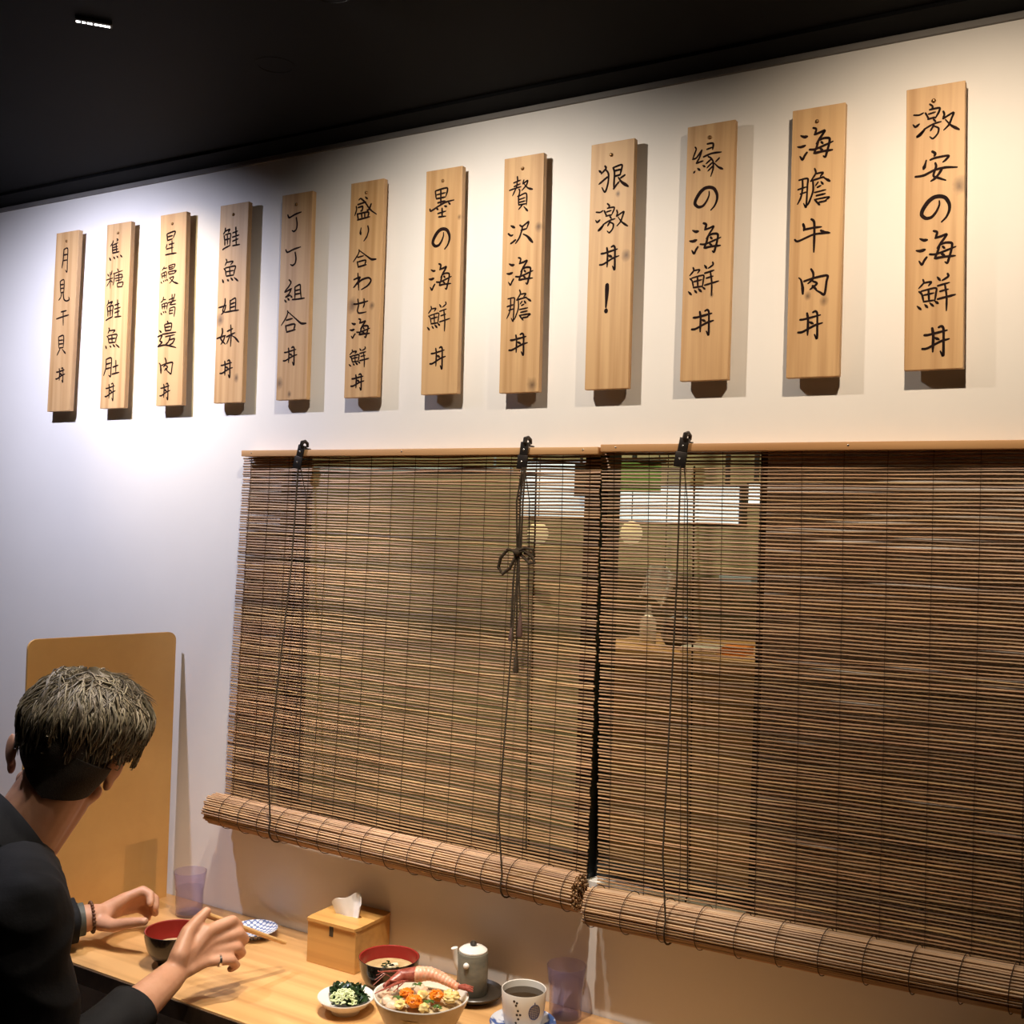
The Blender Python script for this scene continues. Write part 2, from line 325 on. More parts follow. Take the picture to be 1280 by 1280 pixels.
# the lit room beyond the windows
KY = 3.30
m = MB(); m.box(-4.2, 0.6, KY, KY + 0.08, 0, 2.6); struct('wall_kitchen', m, M['kitchen'], smooth=False)
m = MB(); m.box(-4.28, -4.2, WALL + 0.1, KY + 0.08, 0, 2.6); struct('wall_kitchen_left', m, M['kitchen'], smooth=False)
m = MB(); m.box(0.6, 0.68, WALL + 0.1, KY + 0.08, 0, 2.6); struct('wall_kitchen_right', m, M['kitchen'], smooth=False)
m = MB(); m.box(-4.28, 0.68, WALL + 0.1, KY + 0.08, -0.06, 0); struct('floor_kitchen', m, M['floor'], smooth=False)
m = MB(); m.box(-4.28, 0.68, WALL + 0.1, KY + 0.08, 2.6, 2.66); struct('ceiling_kitchen', m, M['kitchen'], smooth=False)
def lamp(name, loc, aim, power, col, cone, blend, rad, parent):
    d = bpy.data.lights.new(name, 'SPOT'); d.energy = power; d.color = col; d.spot_size = math.radians(cone); d.spot_blend = blend; d.shadow_soft_size = rad
    o = bpy.data.objects.new(name, d); COL.objects.link(o)
    v = Vector(aim) - Vector(loc); o.rotation_euler = v.to_track_quat('-Z', 'Y').to_euler(); o.parent = parent
    o.location = Vector(loc) - parent.location
    return o
M['bulb'] = mat('downlight_black', (0.008, 0.008, 0.008), 0.6, vary=(0.012, 0.012, 0.012))
for i, (x, y, ax, ay, az, pw, cl, cone, bl, rad) in enumerate(DOWNLIGHTS):
    t = thing('ceiling_downlight', 'black recessed spotlight in the black ceiling', 'light', (x, y, CEIL), group='black recessed spotlights in the ceiling')  # also carries the two added fill lamps
    m = MB(); m.lathe([(0.030, 0), (0.030, -0.0006), (0.036, -0.0006), (0.036, 0)], 24, close=True); m.build('light_ring', M['ceiling'], t)
    lamp('light_bulb', (x, y, CEIL - 0.006), (ax, ay, az), pw, cl, cone, bl, rad, t)
# little dashed led strip in the black ceiling
t = thing('led_strip', 'tiny strip of white lit dashes in the black ceiling, upper left', 'light', (-1.504, 1.156, CEIL), math.atan2(0.037, 0.030))
m = MB(); m.box(-0.028, 0.028, -0.008, 0.008, -0.006, 0); m.build('housing', M['bulb'], t, bevel=0.001)
M['led'] = mat('white_led', (0.9, 0.9, 0.9), 0.5, emit=((1, 0.98, 0.95), 6))
for k, (a, w) in enumerate(((-0.0235, 0.006), (-0.0150, 0.005), (-0.0060, 0.0075), (0.0040, 0.006), (0.0105, 0.004), (0.0165, 0.006), (0.0225, 0.004))):
    m = MB(); m.box(a - w / 2, a + w / 2, -0.0016, 0.0016, -0.0072, -0.0058); m.build('led', M['led'], t, smooth=False)
x, y, ax, ay, az, pw, cl, cone, bl, rad = LED_LIGHT
lamp('light_bulb', (x, y, CEIL - 0.009), (ax, ay, az), pw, cl, cone, bl, rad, t)
for x, y, z, pw in ((-1.9, 2.35, 2.5, 30), (-0.7, 2.3, 2.5, 26)):
    t = thing('kitchen_downlight', 'lamp in the room behind the blinds, ' + ('left side' if x < -1 else 'right side'), 'light', (x, y, 2.6))
    m = MB(); m.lathe([(0.0, 0), (0.05, 0), (0.05, -0.05), (0.044, -0.05), (0.044, -0.01), (0, -0.01)], 24); m.build('lamp_can', M['bulb'], t)
    lamp('light_bulb', (x, y, z + 0.04), (x - 0.1, 3.1, 1.2), pw, (1.0, 0.80, 0.50), 130, 0.5, 0.04, t)
# things seen blurred through the slats
def simple(name, mb, mt, label, cat, group=None, **k): return tag(mb.build(name, mt, **k), label, cat, group)
M['lit'] = mat('backlit_white_panel', (0.8, 0.85, 0.9), 0.5, emit=((0.76, 0.88, 1.0), 0.52))
M['lit2'] = mat('backlit_small_panel', (0.8, 0.85, 0.9), 0.5, emit=((0.85, 0.92, 0.95), 0.65))
M['green'] = mat('green_banner_cloth', (0.16, 0.30, 0.08), 0.8, vary=(0.10, 0.22, 0.05), nscale=8)
M['bluegrey'] = mat('blue_grey_plastic', (0.35, 0.45, 0.55), 0.5, vary=(0.3, 0.4, 0.5))
M['black'] = mat('matt_black', (0.01, 0.012, 0.014), 0.6, vary=(0.014, 0.016, 0.018))
M['lantern'] = mat('pale_paper_lantern', (0.7, 0.55, 0.3), 0.7, emit=((1.0, 0.78, 0.42), 0.35))
def panel(name, label, x0, x1, z0, z1, y=2.95, mt='lit'):
    t = thing(name, label, 'light box', ((x0 + x1) / 2, y, z0))
    w = (x1 - x0) / 2; h = z1 - z0
    m = MB(); m.box(-w - 0.008, w + 0.008, 0.003, 0.05, -0.008, h + 0.008); m.build('casing', M['black'], t, smooth=False)
    m = MB(); m.box(-w, w, -0.003, 0.002, 0, h); m.build('lit_face', M[mt], t, smooth=False)
    m = MB(); m.box(-w * 0.8, -w * 0.8 + 0.012, 0.02, 0.03, h, 2.6 - z0); m.box(w * 0.8 - 0.012, w * 0.8, 0.02, 0.03, h, 2.6 - z0); m.build('hanger', M['black'], t, smooth=False)
panel('light_box', 'wide pale blue lit panel glimpsed through the slats beside the knotted cord', -1.735, -1.44, 1.640, 1.805)
panel('light_box', 'pale lit panel below the green banner, glimpsed through the right blind', -1.425, -1.045, 1.632, 1.735, y=2.99)
panel('light_box', 'small bright lit panel at the right end of the glimpsed panels', -1.003, -0.942, 1.688, 1.742, mt='lit2')
t = thing('green_banner', 'green hanging banner glimpsed through the top of the right blind', 'banner', (-1.335, 2.86, 1.712))
m = MB(); m.grid(lambda u, v: Vector((-0.105 + 0.21 * u, 0.006 * math.sin(u * 9), 0.085 * v)), 16, 3, lambda u, v: Vector((-0.105 + 0.21 * u, 0.004 + 0.006 * math.sin(u * 9), 0.085 * v))); m.build('banner_cloth', M['green'], t)
m = MB(); m.tube([(-0.12, 0.002, 0.088), (0.12, 0.002, 0.088)], 0.005); m.tube([(-0.1, 0.002, 0.088), (-0.1, 0.002, 0.888)], 0.002); m.tube([(0.1, 0.002, 0.088), (0.1, 0.002, 0.888)], 0.002); m.build('banner_pole', M['black'], t)
m = MB(); m.box(-1.534, -1.496, 2.925, 2.935, 1.70, 1.80); m.box(-1.518, -1.512, 2.927, 2.933, 1.80, 2.6); simple('hanging_sign', m, M['black'], 'small dark sign hanging in front of the pale blue lit panel', 'sign', smooth=False)
m = MB(); m.tube([(-2.75, 2.9, 1.775), (-1.74, 2.9, 1.775)], 0.012, 10)
for x in (-2.6, -1.8): m.tube([(x, 2.9, 1.775), (x, 2.9, 2.6)], 0.004)
simple('hanging_rail', m, M['bluegrey'], 'long blue-grey horizontal rail behind the top of the left blind', 'rail')
for x, z, lb in ((-1.628, 1.586, 'round pale lantern behind the left blind, right of the knotted cord'), (-1.322, 1.597, 'round pale lantern behind the right blind')):
    t = thing('paper_lantern', lb, 'lantern', (x, 2.88, z), group='round pale lanterns beyond the blinds')
    m = MB(); m.ball((0, 0, 0), (0.032, 0.032, 0.034), nu=20, nv=14); m.build('lantern_shade', M['lantern'], t)
    m = MB(); m.tube([(0, 0, 0.034), (0, 0, 2.6 - z)], 0.0015, 6); m.build('lantern_cord', M['black'], t)
# kitchen counter beyond the glass with the few things that show through
t = thing('kitchen_counter', 'brown counter behind the right blind holding bottle and trays', 'counter', (-1.0, 2.52, 0))
m = MB(); m.box(-0.19, 0.45, -0.2, 0.25, 1.30, 1.33); m.build('worktop', M['counter'], t, bevel=0.003)
m = MB(); m.box(-0.17, 0.42, -0.17, 0.25, 0, 1.30); m.build('cabinet_body', M['counter'], t, smooth=False)
m = MB(); m.lathe([(0, 0), (0.018, 0), (0.020, 0.004), (0.020, 0.055), (0.016, 0.065), (0.007, 0.074), (0.007, 0.095), (0, 0.096)], 20)
o = simple('squeeze_bottle', m, M['white_glaze'], 'small white bottle glimpsed through the right blind below the white cloth', 'bottle'); o.location = (-1.073, 2.45, 1.33)
t = thing('hanging_cloth', 'white cloth hanging above the bottle, glimpsed through the right blind', 'cloth', (-1.065, 2.47, 1.437))
def cl(u, v, o=0): return Vector((-0.045 + 0.09 * u * (1 - 0.25 * (1 - v)) + 0.018 * v, o + 0.012 * math.sin(u * 11 + v * 2), 0.075 * v + 0.012 * math.sin(u * 5)))
m = MB(); m.grid(lambda u, v: cl(u, v), 18, 8, lambda u, v: cl(u, v, 0.003)); m.build('cloth', M['tissue'], t)
m = MB(); m.tube([(0.02, 0.006, 0.07), (0.02, 0.006, 2.6 - 1.437)], 0.0012, 6); m.build('hanging_string', M['black'], t)
m = MB(); m.lathe([(0, 0), (0.03, 0), (0.044, 0.02), (0.046, 0.045), (0.036, 0.066), (0.012, 0.074), (0.012, 0.084), (0, 0.086)], 24)
o = simple('round_pot', m, M['black_lacquer'], 'dark round lidded pot glimpsed beside the white bottle', 'pot'); o.location = (-1.0, 2.47, 1.33)
m = MB(); m.box(-0.042, 0.042, -0.05, 0.05, 0, 0.015); o = simple('serving_tray', m, M['white_glaze'], 'pale flat tray right of the dark pot behind the blind', 'tray', smooth=False, bevel=0.003); o.location = (-0.912, 2.41, 1.33)
m = MB(); m.box(-0.028, 0.028, -0.03, 0.03, 0, 0.02); o = simple('orange_box', m, M['orange'], 'small orange box behind the right blind, right of the pale tray', 'box', smooth=False, bevel=0.002); o.location = (-0.838, 2.42, 1.33)
t = thing('wall_shelf', 'narrow shelf on the wall beyond the right blind', 'shelf', (-0.87, 2.9, 1.47))
m = MB(); m.box(-0.2, 0.2, -0.09, KY - 2.9, -0.012, 0); m.build('shelf_board', M['floor'], t, smooth=False)
m = MB(); m.box(-0.045, 0.045, -0.04, 0.04, 0, 0.022); o = simple('blue_tray', m, M['bluegrey'], 'pale blue tray on the shelf beyond the right blind', 'tray', smooth=False, bevel=0.002); o.location = (-0.99, 2.86, 1.47)
# ------------------------------------------------------------------ bamboo blinds
def blind(name, label, x0, x1, zr, zroll, rends, edges, brackets, seed, bow, TH, thin):
    """x0,x1 rail ends; zr rail height; zroll roll centre height at both ends; edges = (left top, left mid, left bottom, right top, right mid, right bottom)"""
    R = random.Random(seed)
    t = thing(name, label, 'blind', ((x0 + x1) / 2, WALL, zr))
    ys_top = WALL - 0.0125; ys_bot = WALL - 0.0095; rr = 0.0345
    yc = ys_bot - rr - 0.001
    # head rail
    m = MB(); m.box(x0 + 0.0005, x1 - 0.0005, WALL - 0.034, WALL - 0.0005, zr - 0.0065, zr + 0.0065); rail = m.build('head_rail', M['rail'], t, bevel=0.0012, world=True)
    for x in (x0 + 0.03, x1 - 0.03, (x0 + x1) / 2):
        m = MB(); m.ball((x, WALL - 0.034, zr + 0.001), (0.0018, 0.0012, 0.0018), nu=10, nv=6); m.build('screw', M['rivet'], rail, world=True)
    lt, lm, lb, rt, rm, rb = edges
    def q3(a, b, c, s): return a * (1 - s) * (1 - 2 * s) + b * 4 * s * (1 - s) + c * s * (2 * s - 1)
    zt = zr - 0.0060
    def zlow(u): return (zroll[0] + (zroll[1] - zroll[0]) * u) - 0.004
    m = MB(); n = 132; seg = 22
    ph = [R.uniform(0, 6.28) for _ in range(4)]
    jit = 0.0
    for i in range(n):
        s = (i + 0.5) / n
        jit = jit * 0.7 + R.uniform(-0.00060, 0.00060)
        s2 = s
        e0 = q3(lt, lm, lb, s) + R.uniform(-0.0014, 0.0014) + 0.002 * noise.noise(Vector((s * 14, seed, 0)))
        e1 = q3(rt, rm, rb, s) + R.uniform(-0.0014, 0.0014) + 0.002 * noise.noise(Vector((s * 14, seed, 9)))
        rad = R.uniform(0.00172, 0.00240) * thin; pts = []
        tone = R.uniform(0.62, 1.12)
        if R.random() < 0.12: tone *= 0.6
        m.col = (tone, tone * R.uniform(0.93, 1.03), tone * R.uniform(0.86, 1.04))
        k1 = R.uniform(0.0002, 0.0011); f1 = R.uniform(2, 5); p1 = R.uniform(0, 6.28)
        for k in range(seg + 1):
            u = k / seg; x = e0 + (e1 - e0) * u; ug = (x - x0) / (x1 - x0)
            z = zt + (zlow(ug) - zt) * s2 + jit + k1 * math.sin(f1 * u * 6.28 + p1) + 0.0016 * noise.noise(Vector((x * 5, s * 30, seed)))
            y = ys_top + (ys_bot - ys_top) * s + 0.0006 * math.sin(f1 * 3 * u + p1) + 0.002 * noise.noise(Vector((x * 3, s * 4, seed + 5)))
            pts.append((x, y, z))
        m.tube(pts, rad, 5)
    m.build('slat_screen', M['slat'], t, world=True, fix=False)
    m = MB(); xs = []
    x = x0 + 0.024
    while x < x1 - 0.012: xs.append(x); x += TH
    for x in xs:
        for side in (-1,):
            pts = []
            for k in range(41):
                s = k / 40; ug = (x - x0) / (x1 - x0)
                xx = x + (q3(lt, lm, lb, s) - x0) * (1 - ug) + (q3(rt, rm, rb, s) - x1) * ug + 0.0012 * noise.noise(Vector((x * 9, s * 9, seed)))
                pts.append((xx, ys_top + (ys_bot - ys_top) * s + side * 0.0024 + 0.002 * noise.noise(Vector((xx * 3, s * 4, seed + 5))), zt + (zlow(ug) - zt) * s))
            m.tube(pts, 0.0005, 4)
    m.build('warp_threads', M['thread'], t, world=True, fix=False)
    # the roll at the bottom, a spiral of slats
    def ctr(u): return Vector((0, yc + 0.003 * math.sin(u * 5 + seed), zroll[0] + (zroll[1] - zroll[0]) * u))
    m = MB(); a = 0.0; r = rr - 0.002; first = True
    rx0, rx1 = rends
    while r > 0.006:
        tone = R.uniform(0.78, 1.2)
        if R.random() < 0.1: tone *= 0.65
        m.col = (tone, tone * R.uniform(0.95, 1.03), tone * R.uniform(0.88, 1.05))
        e0 = rx0 + R.uniform(-0.004, 0.004); e1 = rx1 + R.uniform(-0.003, 0.003); pts = []; sg = 14 if r > rr - 0.008 else 2
        w1 = R.uniform(-0.0006, 0.0006); p1 = R.uniform(0, 6.28); dw = R.uniform(-0.0005, 0.0007)
        for k in range(sg + 1):
            u = k / sg; c = ctr(u); aa = a + 0.025 * math.sin(u * 7 + p1)
            q = r + dw + w1 * math.sin(u * 9 + p1)
            pts.append((e0 + (e1 - e0) * u, c.y + q * math.cos(aa), c.z + q * math.sin(aa)))
        m.tube(pts, 0.00225, 6)
        da = 0.0047 / r; a -= da; r -= 0.0043 * da / (2 * PI)
    roll = m.build('roll', M['slat'], t, world=True, fix=False)
    for x in xs:
        m = MB(); u = (x - x0) / (x1 - x0); c = ctr(u)
        m.tube([(x + 0.004 * math.sin(k / 28 * 6.28 + 1.2), c.y + (rr + 0.0012) * math.cos(k / 28 * 6.28), c.z + (rr + 0.0012) * math.sin(k / 28 * 6.28)) for k in range(28)], 0.0007, 5, closed=True)
        m.build('roll_thread', M['thread'], roll, world=True, fix=False)
    # iron pulley brackets with hook, rivets and the lifting cords
    for bx, lean, bot in brackets:
        yb = WALL - 0.036; L = Matrix.Translation((bx, yb, zr - 0.004)) @ Matrix.Rotation(lean, 4, 'Y')
        m = MB(); m.box(-0.0085, 0.0085, -0.0030, 0.0, -0.006, 0.020, L); m.box(-0.0105, 0.0105, -0.0045, -0.0015, -0.030, -0.004, L)
        m.box(-0.0085, 0.0085, -0.0005, 0.020, 0.0125, 0.0155, L)
        br = m.build('pulley_bracket', M['iron'], t, bevel=0.0008, world=True)
        m = MB(); m.ball(L @ Vector((0, -0.003, 0.006)), (0.0021, 0.0016, 0.0021), nu=10, nv=6); m.ball(L @ Vector((-0.001, -0.0045, -0.016)), (0.0021, 0.0016, 0.0021), nu=10, nv=6)
        m.build('rivet', M['rivet'], br, world=True)
        m = MB(); m.tube([L @ Vector(q) for q in ((0.002, 0.001, 0.013), (0.001, -0.004, 0.020), (0.001, -0.003, 0.026), (0.002, 0.004, 0.0285), (0.004, 0.010, 0.025), (0.004, 0.012, 0.018))], [0.0038, 0.0042, 0.0045, 0.004, 0.0034, 0.003], 8)
        m.tube([L @ Vector((-0.005, 0.004, 0.017)), L @ Vector((0.008, 0.004, 0.017))], 0.0026, 8)
        m.build('hook', M['iron'], br, world=True)
        u = (bx - x0) / (x1 - x0); c = ctr(u)
        m = MB(); xr = bot
        zz = zr - 0.03
        front = [(bx - 0.002, yb - 0.003, zz), (bx - 0.003 + 0.3 * (xr - bx), yb - 0.010, zz - 0.2), (xr - 0.002, yc - rr - 0.012, c.z + 0.12)]
        loop = [(xr + 0.004 * math.sin(q), c.y + (rr + 0.0025) * math.cos(q), c.z + (rr + 0.0025 + (0.006 if abs(q + PI / 2) < 0.4 else 0)) * math.sin(q)) for q in [PI - 0.3 + k * (PI + 0.25) / 12 for k in range(13)]]
        back = [(xr + 0.012, ys_bot + 0.005, c.z + 0.05), (bx + 0.010, ys_top + 0.005, zz)]
        m.tube(front + loop + back, 0.0016, 6)
        m.tube([(bx + 0.003, yb - 0.002, zz), (bx + 0.0035, ys_top - 0.005, zz - 0.06), (xr + 0.012, ys_bot - 0.004, c.z + rr + 0.01)], 0.0009, 6)
        m.build('lift_cord', M['cord'], t, world=True, fix=False)
    if bow:
        bx, zk = bow; y0 = WALL - 0.046
        m = MB()
        for dx, dz in ((-0.0085, 0), (-0.001, 0.0), (0.0045, 0)):
            m.tube([(bx + 0.5 * dx + 0.001, WALL - 0.040, zr - 0.03), (bx + dx, y0 - 0.002, (zr + zk) / 2), (bx + dx * 0.6, y0, zk)], 0.0017, 6)
        # bow loops
        m.tube([(bx + 0.0026, y0 - 0.004, zk), (bx - 0.0182, y0 - 0.010, zk + 0.0052), (bx - 0.0338, y0 - 0.009, zk - 0.0104), (bx - 0.0403, y0 - 0.006, zk - 0.0286), (bx - 0.0312, y0 - 0.005, zk - 0.0403), (bx - 0.0156, y0 - 0.006, zk - 0.0286), (bx - 0.0065, y0 - 0.005, zk - 0.0104), (bx, y0 - 0.004, zk)], 0.0031, 7)
        m.tube([(bx - 0.0026, y0 - 0.005, zk), (bx + 0.0156, y0 - 0.010, zk + 0.0039), (bx + 0.0312, y0 - 0.010, zk - 0.0052), (bx + 0.0364, y0 - 0.007, zk - 0.0169), (bx + 0.0247, y0 - 0.006, zk - 0.0182), (bx + 0.0078, y0 - 0.005, zk - 0.0052)], 0.0029, 7)
        m.tube([(bx, y0 - 0.007, zk + 0.0026), (bx + 0.0182, y0 - 0.012, zk + 0.0091), (bx + 0.0338, y0 - 0.011, zk + 0.0065), (bx + 0.0351, y0 - 0.008, zk - 0.0026), (bx + 0.0130, y0 - 0.006, zk - 0.0013)], 0.0027, 7)
        m.ball((bx - 0.0013, y0 - 0.005, zk), (0.009, 0.008, 0.008), jit=0.3, seed=3)
        e1 = (bx - 0.011, y0 - 0.001, zk - 0.137); e2 = (bx + 0.0065, y0 - 0.001, zk - 0.108); shade_end = (bx - 0.003, WALL - 0.040, zk - 0.18)
        m.tube([(bx - 0.002, y0 - 0.004, zk), (bx - 0.007, y0 - 0.005, zk - 0.03), e1], 0.0015, 6); m.tube([(bx - 0.003, y0 - 0.003, zk), (bx - 0.010, y0 - 0.003, zk - 0.05), (bx - 0.013, y0 - 0.001, zk - 0.137)], 0.0013, 6)
        m.tube([(bx + 0.001, y0 - 0.004, zk), (bx + 0.004, y0 - 0.004, zk - 0.06), e2], 0.0016, 6)
        m.tube([(bx, y0 - 0.004, zk), (bx - 0.001, y0 - 0.002, zk - 0.08), shade_end], 0.0016, 6)  # cord down to the dark tassel that stands in for shade
        m.build('knotted_cord', M['cord'], t, world=True, fix=False)
        for e, h, mt in ((e1, 0.024, 'tassel'), (e2, 0.044, 'tassel'), (shade_end, 0.038, 'cord')):  # last one is a tassel's cast shadow, built as a dark tassel
            m = MB(); m.lathe([(0, 0.001), (0.002, 0), (0.0042, -h * 0.45), (0.0055, -h * 0.92), (0.0045, -h), (0, -h)], 14, e); m.build('tassel_or_shade', M[mt], t, world=True)
    return t
blind('bamboo_blind', 'left bamboo blind with a bow-knotted cord, half rolled down', -1.7177, -0.864, 1.7405, (0.9797, 0.9714), (-1.7485, -0.8681),
      (-1.729, -1.7417, -1.752, -0.8690, -0.8675, -0.8713), [(-1.548, 0.22, -1.5523), (-1.0125, 0.10, -1.0059)], 3, (-1.0095, 1.556), 0.054, 0.97)
blind('bamboo_blind', 'right bamboo blind without a bow, hanging lower beside the knotted one', -0.8605, -0.005, 1.7445, (0.9536, 0.980), (-0.8474, -0.002),
      (-0.8665, -0.8580, -0.8500, -0.004, -0.004, -0.004), [(-0.7049, 0.16, -0.6934), (-0.165, 0.12, -0.16)], 8, None, 0.066, 0.87)

